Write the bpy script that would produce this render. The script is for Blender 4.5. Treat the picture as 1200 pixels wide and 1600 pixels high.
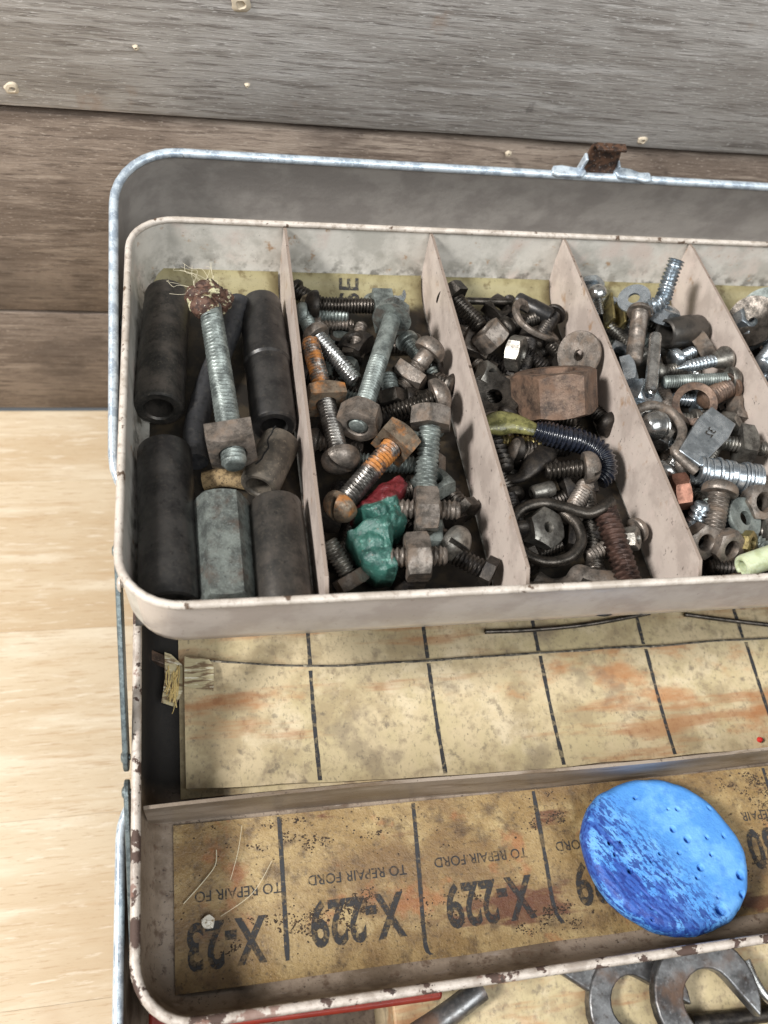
import bpy, bmesh, math, random
from mathutils import Vector, Matrix, noise
for o in list(bpy.data.objects): bpy.data.objects.remove(o)
scene = bpy.context.scene
COL = scene.collection
S = 0.001                                   # every length below is in millimetres

# ---------------------------------------------------------------- camera
cam = bpy.data.cameras.new('camera')
cam.sensor_fit = 'VERTICAL'; cam.sensor_height = 24.0; cam.sensor_width = 18.0
cam.lens = 20.415; cam.clip_start = 0.01; cam.clip_end = 20
cam.dof.use_dof = True; cam.dof.focus_distance = 0.305; cam.dof.aperture_fstop = 9.0
camo = bpy.data.objects.new('camera', cam); COL.objects.link(camo)
camo.matrix_world = Matrix(((0.97719964, 0.02731349, -0.21055837, 0),
                            (-0.12483771, 0.87607904, -0.46572637, 0),
                            (0.17174516, 0.48139327, 0.85951388, 0.437), (0, 0, 0, 1)))
scene.camera = camo
# ---------------------------------------------------------------- indoor light: soft room light and two ceiling lamps
w = bpy.data.worlds.new('World'); scene.world = w; w.use_nodes = True
w.node_tree.nodes['Background'].inputs[0].default_value = (0.88, 0.95, 1.0, 1)
w.node_tree.nodes['Background'].inputs[1].default_value = 0.17
def area(name, loc, target, size, sizey, energy, col):
    l = bpy.data.lights.new(name, 'AREA'); l.shape = 'RECTANGLE'; l.size = size; l.size_y = sizey
    l.energy = energy; l.color = col
    o = bpy.data.objects.new(name, l); COL.objects.link(o); o.location = loc
    d = Vector(target) - Vector(loc); o.rotation_euler = d.to_track_quat('-Z', 'Y').to_euler()
area('window_lamp', (-1.75, -0.10, 1.95), (0.1, 0.14, 0.18), 0.42, 0.42, 96.0, (1.0, 0.99, 0.975))
area('ceiling_lamp', (0.55, -0.95, 1.75), (0.15, 0.2, 0.2), 1.9, 1.1, 35.0, (0.96, 0.99, 1.0))
vs = scene.view_settings
vs.view_transform = 'Standard'; vs.look = 'None'; vs.exposure = 0.0; vs.gamma = 1.0; vs.use_curve_mapping = False

# ---------------------------------------------------------------- materials
MATS = {}
def srgb(c): return tuple((x / 255 / 12.92) if x < 10.3 else ((x / 255 + .055) / 1.055) ** 2.4 for x in c) + (1,)
def matl(name, base, layers=(), rough=.5, metal=0.0, bump=(), spec=.5, coat=0, stretch=None, sss=0, alpha_noise=None, trans=0):
    m = bpy.data.materials.new(name); m.use_nodes = True; MATS[name] = m
    nt = m.node_tree; N = nt.nodes; L = nt.links
    bs = N['Principled BSDF']; bs.inputs['Specular IOR Level'].default_value = spec
    tc = N.new('ShaderNodeTexCoord'); oi = N.new('ShaderNodeObjectInfo')
    mul = N.new('ShaderNodeVectorMath'); mul.operation = 'MULTIPLY_ADD'
    mul.inputs[1].default_value = (1000, 1000, 1000)
    sc = N.new('ShaderNodeVectorMath'); sc.operation = 'SCALE'; sc.inputs[0].default_value = (731, 413, 587)
    L.new(oi.outputs['Random'], sc.inputs['Scale'])
    L.new(tc.outputs['Object'], mul.inputs[0]); L.new(sc.outputs[0], mul.inputs[2])
    def tex(scl, det, st, seed, dist=0, kind='noise'):
        mp = N.new('ShaderNodeMapping'); mp.inputs['Location'].default_value = (seed * 37.1, seed * 11.7, seed * 23.3)
        st = st or stretch or (1, 1, 1); mp.inputs['Scale'].default_value = st
        L.new(mul.outputs[0], mp.inputs['Vector'])
        if kind == 'vor':
            t = N.new('ShaderNodeTexVoronoi'); t.inputs['Scale'].default_value = scl
            L.new(mp.outputs[0], t.inputs['Vector']); return t.outputs['Distance']
        t = N.new('ShaderNodeTexNoise'); t.inputs['Scale'].default_value = scl
        t.inputs['Detail'].default_value = det; t.inputs['Roughness'].default_value = .62
        t.inputs['Distortion'].default_value = dist
        L.new(mp.outputs[0], t.inputs['Vector']); return t.outputs['Fac']
    def mixc(kind, a, b, fac):
        x = N.new('ShaderNodeMix'); x.data_type = kind
        i = {'RGBA': (6, 7, 2), 'FLOAT': (2, 3, 0)}[kind]
        for idx, v in ((i[0], a), (i[1], b)):
            if hasattr(v, 'is_output'): L.new(v, x.inputs[idx])
            else: x.inputs[idx].default_value = v
        L.new(fac, x.inputs[0]); return x.outputs[i[2]]
    c = srgb(base); r = rough; me = metal
    for k, ly in enumerate(layers):
        f = tex(ly['sc'], ly.get('det', 5), ly.get('st'), k + 1, ly.get('dist', 0), ly.get('kind', 'noise'))
        mr = N.new('ShaderNodeMapRange'); mr.interpolation_type = 'SMOOTHSTEP'
        mr.inputs[1].default_value = ly['lo']; mr.inputs[2].default_value = ly['hi']
        mr.inputs[3].default_value = 0; mr.inputs[4].default_value = ly.get('amt', 1)
        L.new(f, mr.inputs[0]); fac = mr.outputs[0]
        if 'box' in ly:                      # dirt, rust and other colour confined to a stretch of the thing itself: axis, from, to (mm)
            ax, a0, a1 = ly['box']
            sep = N.new('ShaderNodeSeparateXYZ'); L.new(tc.outputs['Object'], sep.inputs[0])
            wob = N.new('ShaderNodeMath'); wob.operation = 'MULTIPLY_ADD'; wob.inputs[1].default_value = 1000
            L.new(sep.outputs[ax], wob.inputs[0])
            nz = N.new('ShaderNodeMath'); nz.operation = 'MULTIPLY'; nz.inputs[1].default_value = ly.get('wob', 6)
            L.new(f, nz.inputs[0]); L.new(nz.outputs[0], wob.inputs[2])
            m2 = N.new('ShaderNodeMapRange'); m2.interpolation_type = 'SMOOTHSTEP'
            m2.inputs[1].default_value = a0; m2.inputs[2].default_value = a1
            L.new(wob.outputs[0], m2.inputs[0])
            mm = N.new('ShaderNodeMath'); mm.operation = 'MULTIPLY'
            L.new(fac, mm.inputs[0]); L.new(m2.outputs[0], mm.inputs[1]); fac = mm.outputs[0]
        c = mixc('RGBA', c, srgb(ly['col']), fac)
        if 'rough' in ly: r = mixc('FLOAT', r, ly['rough'], fac)
        if 'metal' in ly: me = mixc('FLOAT', me, ly['metal'], fac)
    for v, s in ((c, 'Base Color'), (r, 'Roughness'), (me, 'Metallic')):
        if hasattr(v, 'is_output'): L.new(v, bs.inputs[s])
        else: bs.inputs[s].default_value = v
    prev = None
    for k, bb in enumerate(bump):
        f = tex(bb[0], 6, bb[2] if len(bb) > 2 else None, 11 + k)
        b = N.new('ShaderNodeBump'); b.inputs['Strength'].default_value = .8; b.inputs['Distance'].default_value = bb[1] * S
        L.new(f, b.inputs['Height'])
        if prev: L.new(prev, b.inputs['Normal'])
        prev = b.outputs[0]
    if prev: L.new(prev, bs.inputs['Normal'])
    bs.inputs['Coat Weight'].default_value = coat; bs.inputs['Coat Roughness'].default_value = .25
    if sss:
        bs.inputs['Subsurface Weight'].default_value = sss; bs.inputs['Subsurface Radius'].default_value = (.004, .003, .002)
        bs.inputs['Subsurface Scale'].default_value = .5
    if trans: bs.inputs['Transmission Weight'].default_value = trans
    if alpha_noise:
        f = tex(alpha_noise[0], 6, None, 29)
        mr = N.new('ShaderNodeMapRange'); mr.inputs[1].default_value = alpha_noise[1]; mr.inputs[2].default_value = alpha_noise[2]
        mr.inputs[3].default_value = alpha_noise[3]; mr.inputs[4].default_value = 1
        L.new(f, mr.inputs[0]); L.new(mr.outputs[0], bs.inputs['Alpha'])
    return m
ly = lambda col, sc, lo, hi, **k: dict(col=col, sc=sc, lo=lo, hi=hi, **k)

PAINT = (198, 184, 173)
matl('paint', PAINT, [ly((176, 162, 152), .06, .42, .62), ly((206, 188, 178), .16, .52, .72, amt=.6), ly((120, 104, 92), .35, .60, .76, amt=.55),
     ly((150, 112, 72), .10, .60, .72, amt=.65), ly((66, 56, 50), .9, .655, .69, amt=.85, st=(1, 1, .5)), ly((70, 60, 54), .5, .66, .70, st=(3, .5, .5), amt=.7)],
     rough=.38, bump=((.5, .12), (3, .03)))
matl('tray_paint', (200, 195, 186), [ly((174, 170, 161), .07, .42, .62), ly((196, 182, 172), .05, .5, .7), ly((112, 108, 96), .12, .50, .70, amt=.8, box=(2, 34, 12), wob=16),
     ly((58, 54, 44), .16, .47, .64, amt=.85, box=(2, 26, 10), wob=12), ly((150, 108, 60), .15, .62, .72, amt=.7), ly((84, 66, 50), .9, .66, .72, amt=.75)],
     rough=.36, bump=((.4, .15), (3, .03)))
matl('gloss_paint', (194, 183, 174), [ly((178, 166, 157), .05, .42, .62), ly((140, 124, 112), .4, .62, .74, amt=.5), ly((80, 66, 58), .9, .70, .73, amt=.8)], rough=.2, bump=((.2, .15), (3, .02)))
matl('cut_steel', (150, 134, 122), [ly((88, 74, 64), .3, .60, .68)], rough=.5, metal=.2)
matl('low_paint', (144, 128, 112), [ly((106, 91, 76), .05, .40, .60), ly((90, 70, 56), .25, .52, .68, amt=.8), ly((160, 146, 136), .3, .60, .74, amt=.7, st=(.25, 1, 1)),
     ly((50, 40, 34), .9, .60, .68, amt=.8), ly((22, 20, 19), .05, .10, .40, amt=.97, rough=.8, box=(1, 64, 74), wob=10)], rough=.45, bump=((.5, .2), (2.5, .06)))  # colour turns near black towards the back
matl('low_divider', (150, 136, 122), [ly((112, 98, 84), .05, .40, .60, st=(.3, 1, 1)), ly((96, 78, 58), .2, .52, .68, amt=.8, st=(.2, 1, 1)), ly((176, 162, 148), .3, .60, .74, amt=.7, st=(.15, 1, 1)), ly((56, 46, 40), .9, .60, .68, amt=.7)], rough=.4, bump=((.5, .2), (2.5, .06)))
matl('rim_paint', (202, 192, 181), [ly((176, 165, 153), .12, .42, .62), ly((136, 121, 107), .5, .52, .7, amt=.7), ly((92, 74, 60), .16, .62, .635, det=14, rough=.7), ly((84, 66, 56), .5, .70, .72, rough=.7, amt=.9, st=(.4, .4, 1))],
     rough=.33, bump=((.8, .15), (3, .04)))
matl('worn_rim_paint', (192, 181, 170), [ly((158, 146, 135), .12, .45, .62), ly((140, 122, 110), .5, .55, .7, amt=.6), ly((78, 60, 52), .13, .545, .56, det=14, rough=.8), ly((120, 88, 76), .05, .60, .62, det=12, rough=.8, amt=.8), ly((66, 54, 48), .35, .64, .66, det=8, rough=.8)],
     rough=.36, bump=((.6, .35), (3, .06)))
matl('shaded_lid_paint', (162, 155, 148), [ly((144, 137, 131), .05, .42, .62), ly((98, 88, 82), .8, .68, .74, amt=.6)], rough=.42, bump=((.12, .6), (1.5, .05)))  # the toolbox paint made darker, the lid's shade put into its colour
matl('bare_edge', (205, 216, 224), [ly((160, 172, 184), .25, .42, .60), ly((96, 92, 90), .7, .66, .72, rough=.6), ly((226, 234, 240), 1.2, .55, .7)], rough=.34, metal=.35, bump=((.7, .12), (3, .04)))
matl('arm_steel', (128, 138, 138), [ly((96, 104, 106), .4, .42, .62), ly((150, 158, 160), 1.5, .58, .7)], rough=.45, metal=.7, bump=((1.5, .06),))
matl('latch_brown', (96, 70, 54), [ly((54, 42, 36), .4, .45, .6), ly((186, 184, 180), 1.0, .62, .66, metal=.8, rough=.3)], rough=.5, metal=.3, bump=((1.2, .1),))

def metal_m(name, base, dark, spots, sc=.5, rough=.42, metal=.85, rust=None, rl=.56, bump=.10, rough2=.6, extra=()):
    L_ = [ly(tuple(int(v * .85) for v in dark), sc * .5, .34, .66, rough=rough2 * .85), ly(spots, sc * 4, .50, .76, amt=.45, rough=rough2 * .8), ly(tuple(int(v * .55) for v in dark), sc * 1.3, .56, .74, amt=.7, rough=.7)]
    if rust: L_.append(ly(rust, sc * .4, rl - .11, rl + .11, rough=.75, metal=metal * .3, amt=.85)); L_.append(ly(tuple(int(v * .6) for v in rust), sc * 2.2, .54, .72, rough=.8, amt=.6))
    dk = 1.0 if name in ('wrench_steel', 'zinc', 'bright_steel') else .97
    base = tuple(int(v * dk) for v in base)
    matl(name, base, L_ + list(extra), rough=rough * .82, metal=metal, bump=((sc * 1.6, bump), (sc * 9, bump * .35)))
metal_m('black_socket', (72, 70, 68), (48, 47, 46), (92, 86, 78), sc=.2, rough=.40, metal=.55, bump=.06, rough2=.5)
metal_m('black_socket_worn', (84, 79, 74), (54, 52, 50), (104, 96, 84), sc=.25, rough=.40, metal=.55, bump=.08, rough2=.52)
metal_m('dark_steel', (96, 90, 84), (56, 52, 48), (128, 116, 102), rough=.36, metal=.85, bump=.12, rough2=.5)
metal_m('grey_steel', (152, 148, 140), (98, 94, 88), (178, 172, 162), rough=.42, metal=.8, bump=.12, rough2=.52)
metal_m('bright_steel', (206, 206, 203), (170, 168, 164), (222, 222, 218), rough=.22, metal=.95, bump=.05, rough2=.36)
metal_m('zinc', (204, 212, 218), (176, 184, 190), (216, 222, 228), rough=.26, metal=.9, bump=.06, rough2=.4)
metal_m('galvanised', (150, 157, 152), (104, 110, 106), (180, 186, 180), sc=.45, rough=.5, metal=.55, bump=.14)
metal_m('oily_galvanised', (136, 142, 136), (92, 96, 92), (176, 182, 178), sc=.35, rough=.44, metal=.5, rust=(74, 60, 50), rl=.56, bump=.16)
metal_m('brown_steel', (144, 134, 124), (94, 86, 79), (174, 164, 152), rough=.40, metal=.6, rust=(112, 96, 82), rl=.56, bump=.18)
metal_m('rusty', (124, 102, 86), (74, 60, 53), (160, 138, 114), sc=.35, rough=.5, metal=.4, rust=(112, 86, 68), rl=.54, bump=.3)
metal_m('dark_rust', (80, 62, 55), (46, 37, 35), (106, 84, 72), sc=.5, rough=.32, metal=.6, rust=(76, 52, 42), rl=.52, bump=.2, rough2=.45)
ORG = lambda z0, z1: [ly((176, 112, 44), .22, .40, .58, rough=.8, metal=.05, box=(2, z0, z1), wob=5, amt=.9), ly((120, 74, 32), .8, .50, .66, rough=.85, metal=.05, box=(2, z0, z1), wob=5, amt=.8)]
metal_m('orange_nut', (146, 130, 112), (98, 84, 70), (176, 158, 138), rough=.45, metal=.55, rust=(164, 104, 44), rl=.60, bump=.2)
metal_m('orange_far_thread', (150, 146, 140), (92, 88, 84), (178, 172, 164), rough=.34, metal=.85, bump=.12, rough2=.46, extra=ORG(28, 31))
metal_m('orange_near_thread', (140, 136, 130), (84, 80, 76), (172, 166, 158), rough=.34, metal=.85, bump=.12, rough2=.46, extra=ORG(17, 20))
metal_m('grimy_steel', (66, 60, 54), (38, 35, 33), (86, 78, 68), sc=.6, rough=.45, metal=.6, bump=.15)
metal_m('brass', (176, 160, 108), (112, 98, 66), (204, 190, 144), rough=.34, metal=.85, bump=.1)
metal_m('copper_brown', (150, 106, 88), (108, 72, 58), (176, 134, 112), sc=.4, rough=.34, metal=.7, bump=.08)
metal_m('wrench_steel', (138, 138, 138), (84, 82, 82), (172, 172, 172), sc=.12, rough=.34, metal=.85, rust=(106, 80, 62), rl=.60, bump=.12)
matl('rubber', (44, 44, 46), [ly((64, 62, 60), .3, .5, .68), ly((30, 30, 31), .6, .5, .64)], rough=.55, bump=((.6, .12),))
matl('cracked_tube', (96, 88, 78), [ly((64, 60, 54), .15, .42, .62), ly((118, 108, 94), .8, .56, .7)], rough=.5, metal=.2, bump=((1, .1),))
matl('crack_black', (12, 11, 10), rough=.95)
matl('tan_fibre', (140, 118, 84), [ly((98, 80, 54), .6, .45, .62), ly((60, 48, 32), 1.4, .56, .66)], rough=.8, bump=((1.5, .25),))
matl('caked_rust', (98, 70, 56), [ly((64, 44, 36), .5, .42, .6), ly((196, 190, 154), .32, .54, .60), ly((226, 222, 196), .9, .62, .68)], rough=.6, metal=.1, bump=((.8, .7), (2.5, .2)))
matl('green_paint', (50, 92, 82), [ly((32, 64, 58), .18, .42, .62), ly((110, 156, 142), .5, .58, .72), ly((120, 96, 78), .7, .66, .70), ly((30, 50, 46), 1.3, .62, .7, amt=.7),
     ly((94, 30, 34), .05, .0, .01, amt=1, box=(1, 9.5, 10.5), wob=7)], rough=.33, bump=((.25, 1.0), (.9, .25)))
matl('hair', (206, 196, 170), rough=.6)
matl('dust', (150, 138, 116), [ly((98, 88, 72), .8, .45, .6)], rough=.95, bump=((2, .4),))
CARD = [ly((184, 168, 130), .03, .40, .62), ly((154, 136, 104), .06, .46, .64, amt=.8), ly((208, 192, 162), .05, .54, .70, amt=.7), ly((132, 116, 94), .25, .50, .72, amt=.65), ly((96, 86, 74), .9, .54, .70, amt=.5, st=(1, .6, 1)),
        ly((172, 112, 64), .04, .57, .70, amt=.7, st=(.5, 1, 1)), ly((116, 102, 86), .035, .56, .68, amt=.55), ly((92, 82, 72), .16, .60, .70, amt=.55), ly((156, 98, 54), .035, .53, .64, amt=.6, st=(.25, 1.8, 1)), ly((60, 54, 48), .6, .68, .72, amt=.7)]
matl('card', (194, 176, 142), CARD, rough=.62, bump=((.6, .08), (3, .05)))
matl('stained_card', (160, 136, 94), [ly((132, 106, 66), .04, .38, .62), ly((178, 156, 112), .07, .50, .70, amt=.8), ly((112, 86, 56), .05, .44, .66, amt=.85, st=(.7, 1, 1)), ly((84, 66, 48), .16, .48, .72, amt=.8),
     ly((50, 41, 34), .7, .52, .72, amt=.65), ly((150, 92, 54), .05, .56, .68, amt=.6), ly((88, 46, 32), .03, .575, .62, amt=.8, st=(.35, 1.3, 1))], rough=.42, bump=((.35, .5), (1.3, .3), (4, .08)))
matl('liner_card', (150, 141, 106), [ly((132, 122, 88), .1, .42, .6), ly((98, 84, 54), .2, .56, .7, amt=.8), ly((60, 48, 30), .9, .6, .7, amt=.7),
     ly((50, 40, 28), .08, .05, .2, amt=.97, box=(1, 157, 150), wob=4), ly((26, 22, 17), .2, .36, .56, amt=.9, box=(1, 157, 150), wob=4)], rough=.6, bump=((.6, .1),))  # all but the back strip stained dark, the pile's shade in the colour too
matl('ink', (44, 42, 42), [ly((84, 74, 60), .9, .58, .66)], rough=.7, alpha_noise=(.55, .40, .54, .30))
matl('ruled_ink', (46, 46, 48), [ly((96, 86, 70), .5, .58, .68)], rough=.7, alpha_noise=(.35, .40, .52, .40))
matl('cut_edge', (92, 86, 76), [ly((160, 150, 130), .5, .55, .65), ly((48, 44, 40), .4, .5, .6)], rough=.8)
matl('blue_wax', (80, 144, 212), [ly((108, 168, 228), .07, .44, .62), ly((64, 122, 198), .2, .50, .68, amt=.5),
     ly((36, 68, 154), .14, .47, .54, amt=.85, det=14, box=(0, 12, 0), wob=26, st=(1, .5, 1)), ly((28, 52, 128), .8, .50, .55, det=10, amt=.85, box=(0, 16, 2), wob=16, st=(1, .35, 1)), ly((34, 62, 142), 1.3, .59, .63, amt=.8, box=(0, 18, 2), wob=16, st=(1, .7, 1)),
     ly((24, 38, 84), 1.0, .70, .73, amt=.9), ly((210, 222, 236), 2.2, .74, .77, amt=.7)], rough=.55, bump=((.4, .3), (1.4, .2), (4, .06)))
matl('lure_olive', (112, 108, 66), [ly((78, 76, 44), .3, .45, .6), ly((190, 188, 120), 1.4, .62, .68, metal=.6, rough=.2)], rough=.18, bump=((1, .2),), sss=.1)
matl('lure_blue', (28, 32, 42), [ly((18, 20, 26), .3, .45, .6)], rough=.16, coat=.3)
matl('plastic_anchor', (198, 206, 172), [ly((176, 184, 146), .3, .45, .65)], rough=.3, sss=.25)
matl('red_enamel', (124, 42, 28), [ly((112, 36, 26), .06, .42, .6), ly((70, 40, 34), .7, .62, .68)], rough=.35, bump=((.6, .1),))
matl('straw', (214, 190, 130), [ly((170, 140, 84), .5, .5, .66)], rough=.7)
matl('tape', (186, 174, 140), [ly((120, 100, 78), .35, .48, .58, st=(.3, 1.5, 1)), ly((226, 220, 200), .5, .58, .66, st=(.3, 2, 1))], rough=.4, bump=((1, .15),))
matl('red_bead', (196, 50, 44), rough=.35)
matl('crumb', (226, 220, 206), [ly((150, 130, 100), .8, .5, .64)], rough=.6)
# wood: grain runs along x
matl('grey_board', (176, 170, 164), [ly((156, 149, 142), .025, .40, .60, st=(.4, 1, 1)), ly((196, 191, 186), .25, .50, .66, st=(.07, 1, 1), amt=.7), ly((126, 118, 111), .55, .48, .66, st=(.06, 1, 1), amt=.75),
     ly((88, 80, 74), 1.3, .55, .66, st=(.06, 1, 1), amt=.65), ly((98, 90, 84), .10, .64, .72, st=(.12, 1, 1), amt=.5), ly((214, 210, 205), 1.9, .58, .68, st=(.16, 1, 1), amt=.75), ly((160, 128, 102), .02, .62, .70, amt=.4), ly((84, 78, 74), .03, .68, .72, amt=.5)], rough=.75, bump=((.5, .4, (.07, 1, 1)), (1.6, .3, (.1, 1, 1)), (3, .15)))
matl('brown_board', (156, 140, 126), [ly((122, 107, 95), .03, .40, .60, st=(.4, 1, 1)), ly((174, 158, 143), .18, .50, .66, st=(.12, 1, 1), amt=.75), ly((98, 84, 74), .55, .50, .64, st=(.09, 1, 1), amt=.8),
     ly((68, 58, 52), 1.4, .58, .68, st=(.1, 1, 1), amt=.65), ly((192, 178, 164), 1.7, .58, .70, st=(.25, 1, 1), amt=.65), ly((86, 75, 68), .014, .52, .66, amt=.45)], rough=.7, bump=((.45, .4, (.12, 1, 1)), (1.6, .3, (.2, 1, 1)), (3, .12)))
matl('table_wood', (206, 187, 158), [ly((194, 171, 139), .014, .42, .60, st=(.3, 1, 1)), ly((218, 203, 178), .07, .50, .66, st=(.14, 1, 1), amt=.8), ly((190, 163, 129), .25, .54, .68, st=(.06, 1, 1), amt=.7),
     ly((176, 146, 112), 1.0, .56, .66, st=(.06, 1, 1), amt=.65), ly((160, 128, 98), 2.0, .61, .70, st=(.09, 1, 1), amt=.65), ly((224, 211, 190), .6, .57, .68, st=(.12, 1, 1), amt=.6), ly((180, 150, 118), .012, .64, .70, amt=.35, st=(.5, 1, 1))], rough=.42, bump=((.8, .12, (.05, 1, 1)), (2.2, .06, (.1, 1, 1))))
matl('splinter', (196, 182, 160), rough=.8)

# ---------------------------------------------------------------- mesh helpers (millimetres)
W = {}
def mk(name, verts, faces, mat, parent=None, M=None, sharp=35, bevel=0, subsurf=0, label=None, mat2=None, is2=None):
    me = bpy.data.meshes.new(name)
    me.from_pydata([(v[0] * S, v[1] * S, v[2] * S) for v in verts], [], faces)
    bm = bmesh.new(); bm.from_mesh(me); bmesh.ops.recalc_face_normals(bm, faces=bm.faces); bm.to_mesh(me); bm.free()
    me.shade_smooth(); me.set_sharp_from_angle(angle=math.radians(sharp))
    me.materials.append(MATS[mat])
    if mat2:
        me.materials.append(MATS[mat2])
        for p in me.polygons:
            if is2(p): p.material_index = 1
    o = bpy.data.objects.new(name, me); COL.objects.link(o)
    place(o, parent, M)
    if bevel:
        b = o.modifiers.new('bevel', 'BEVEL'); b.width = bevel * S; b.segments = 2; b.limit_method = 'ANGLE'; b.angle_limit = math.radians(38)
        b.harden_normals = False
    if subsurf:
        b = o.modifiers.new('sub', 'SUBSURF'); b.levels = subsurf; b.render_levels = subsurf
    if label: o['label'] = label
    return o
def place(o, parent, M):
    if M is None: M = W[parent] if parent else Matrix()
    W[o] = M
    if parent:
        o.parent = parent; o.matrix_basis = W[parent].inverted() @ M
    else: o.matrix_world = M
def tag(o, label, cat, group=None, kind=None):
    if label: o['label'] = label
    if cat: o['category'] = cat
    if group: o['group'] = group
    if kind: o['kind'] = kind
    return o
def empty(name, label, cat, M, group=None):
    o = bpy.data.objects.new(name, None); o.empty_display_size = .01; COL.objects.link(o)
    place(o, None, M); return tag(o, label, cat, group)
def Tm(p): return Matrix.Translation(Vector(p) * S)
def join(*parts):
    V = []; F = []
    for v, f in parts:
        n = len(V); V += list(v); F += [tuple(i + n for i in q) for q in f]
    return V, F
def xf(vf, M):
    return [tuple(M @ Vector(v)) for v in vf[0]], vf[1]
def rings(rs, closed_ends=True, loop=False):
    n = len(rs[0]); V = [p for r in rs for p in r]; F = []
    m = len(rs)
    for j in range(m if loop else m - 1):
        a = j * n; b = ((j + 1) % m) * n
        for i in range(n):
            k = (i + 1) % n
            F.append((a + i, a + k, b + k, b + i))
    if closed_ends and not loop:
        F.append(tuple(range(n - 1, -1, -1))); F.append(tuple((m - 1) * n + i for i in range(n)))
    return V, F
def lathe(prof, n=24, loop=False, ends=True):
    return rings([[(r * math.cos(2 * math.pi * i / n), r * math.sin(2 * math.pi * i / n), z) for i in range(n)] for r, z in prof], ends, loop)
def threaded(d, z0, z1, pitch, depth=None, n=20, per=5, tip=True):
    depth = depth or pitch * .55; R = d / 2; rs = []
    L = z1 - z0; m = max(3, int(L / pitch * per))
    for j in range(m + 1):
        z = z0 + L * j / m; r_ = []
        for i in range(n):
            ph = ((z - z0) / pitch + i / n) % 1.0
            t = abs(ph * 2 - 1); t = min(1, max(0, (t - .10) / .80)); t = t ** .8
            r = R - depth * (1 - t)
            if tip and z > z1 - pitch * .8: r = min(r, R - depth * .7 * (1 - (z1 - z) / (pitch * .8)) - .05 * d * (1 - (z1 - z) / (pitch * .8)))
            a = 2 * math.pi * i / n
            r_.append((r * math.cos(a), r * math.sin(a), z))
        rs.append(r_)
    return rings(rs)
def nutshape(n, w_, h, hole=0, z0=0.0, cham=(1, 1)):
    K = 24; rows = []
    def rr(i):
        a = 2 * math.pi * i / K; q = 2 * math.pi / n
        return (w_ / 2) / math.cos(((a + q / 2) % q) - q / 2)
    c2 = w_ / 2 * 1.01
    def row(fn): rows.append([(fn(i)[0] * math.cos(2 * math.pi * i / K), fn(i)[0] * math.sin(2 * math.pi * i / K), fn(i)[1] + z0) for i in range(K)])
    if hole:
        for k in range(5): row(lambda i, k=k: (hole / 2 + (.0 if k % 2 else .35), h * .1 + h * .8 * k / 4))
        row(lambda i: (hole / 2 + .7, h))
    row(lambda i: (min(rr(i), c2) if cham[1] else rr(i), h))
    row(lambda i: (rr(i), h - ((rr(i) - c2) * .55 if cham[1] else h * .02) - .02))
    row(lambda i: (rr(i), ((rr(i) - c2) * .55 if cham[0] else h * .02) + .02))
    row(lambda i: (min(rr(i), c2) if cham[0] else rr(i), 0))
    if hole:
        row(lambda i: (hole / 2 + .7, 0)); return rings(rows, False, True)
    return rings(rows)
def dome(hw, hh, d, slot=0, n=28, flat=.0):
    prof = []
    for k in range(7):
        t = math.pi / 2 * k / 6
        prof.append((hw / 2 * (flat + (1 - flat) * math.sin(t)) if k else .02, -hh * .3 - hh * .7 * math.cos(t)))
    if not slot:
        return lathe(prof + [(hw / 2, -hh * .1), (hw / 2 - .3, 0), (d / 2, 0)], n)
    out = [lathe([(.02, -hh * .42), (hw / 2 - .1, -hh * .42), (hw / 2, -hh * .15), (hw / 2 - .3, 0), (d / 2, 0)], n)]
    for s in (0, 1):
        rs = []
        for r, z in prof:
            rr = []
            for i in range(13):
                a = math.pi * i / 12 + s * math.pi
                x, y = r * math.cos(a), r * math.sin(a)
                y = max(y, slot / 2) if s == 0 else min(y, -slot / 2)
                rr.append((x, y, z))
            rs.append(rr)
        out.append(rings(rs))
    return join(*out)
def countersunk(hw, hh, d, slot=0):
    base = lathe([(.02, -hh * .55), (hw / 2, -hh * .55), (hw / 2, -hh * .45), (d / 2, hh * .5)], 28)
    hs = []
    for s in (0, 1):
        rs = []
        for r, z in ((hw / 2, -hh * .55), (hw / 2, -hh * .8), (hw / 2 - .4, -hh)):
            rr = []
            for i in range(15):
                a = math.pi * i / 14 + s * math.pi
                x, y = r * math.cos(a), r * math.sin(a)
                y = max(y, slot / 2) if s == 0 else min(y, -slot / 2)
                rr.append((x, y, z))
            rs.append(rr)
        hs.append(rings(rs))
    return join(base, *hs)
def smooth_path(P, sub=6, closed=False):
    P = [Vector(p) for p in P]; out = []; n = len(P)
    if n < 3 and not closed: return P
    rng = range(n) if closed else range(n - 1)
    for i in rng:
        if closed: a, b, c, d = P[i - 1], P[i], P[(i + 1) % n], P[(i + 2) % n]
        else: a, b, c, d = P[max(i - 1, 0)], P[i], P[i + 1], P[min(i + 2, n - 1)]
        for k in range(sub):
            t = k / sub
            out.append(.5 * ((2 * b) + (c - a) * t + (2 * a - 5 * b + 4 * c - d) * t * t + (3 * b - a - 3 * c + d) * t ** 3))
    if not closed: out.append(P[-1])
    return out
def sweep(P, r, n=10, closed=False, ratio=1.0, up=None):
    P = [Vector(p) for p in P]; m = len(P); rs = []; nrm = None
    for j in range(m):
        t = (P[(j + 1) % m] - P[j - 1]) if (closed or 0 < j < m - 1) else (P[1] - P[0] if j == 0 else P[-1] - P[-2])
        t.normalize()
        if nrm is None: nrm = (up or (Vector((0, 0, 1)) if abs(t.z) < .9 else Vector((1, 0, 0))))
        nrm = (nrm - t * nrm.dot(t)).normalized(); b = t.cross(nrm)
        q = r[j] if isinstance(r, (list, tuple)) else r
        rs.append([tuple(P[j] + nrm * q * ratio * math.cos(2 * math.pi * i / n) + b * q * math.sin(2 * math.pi * i / n)) for i in range(n)])
    return rings(rs, not closed, closed)
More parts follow.
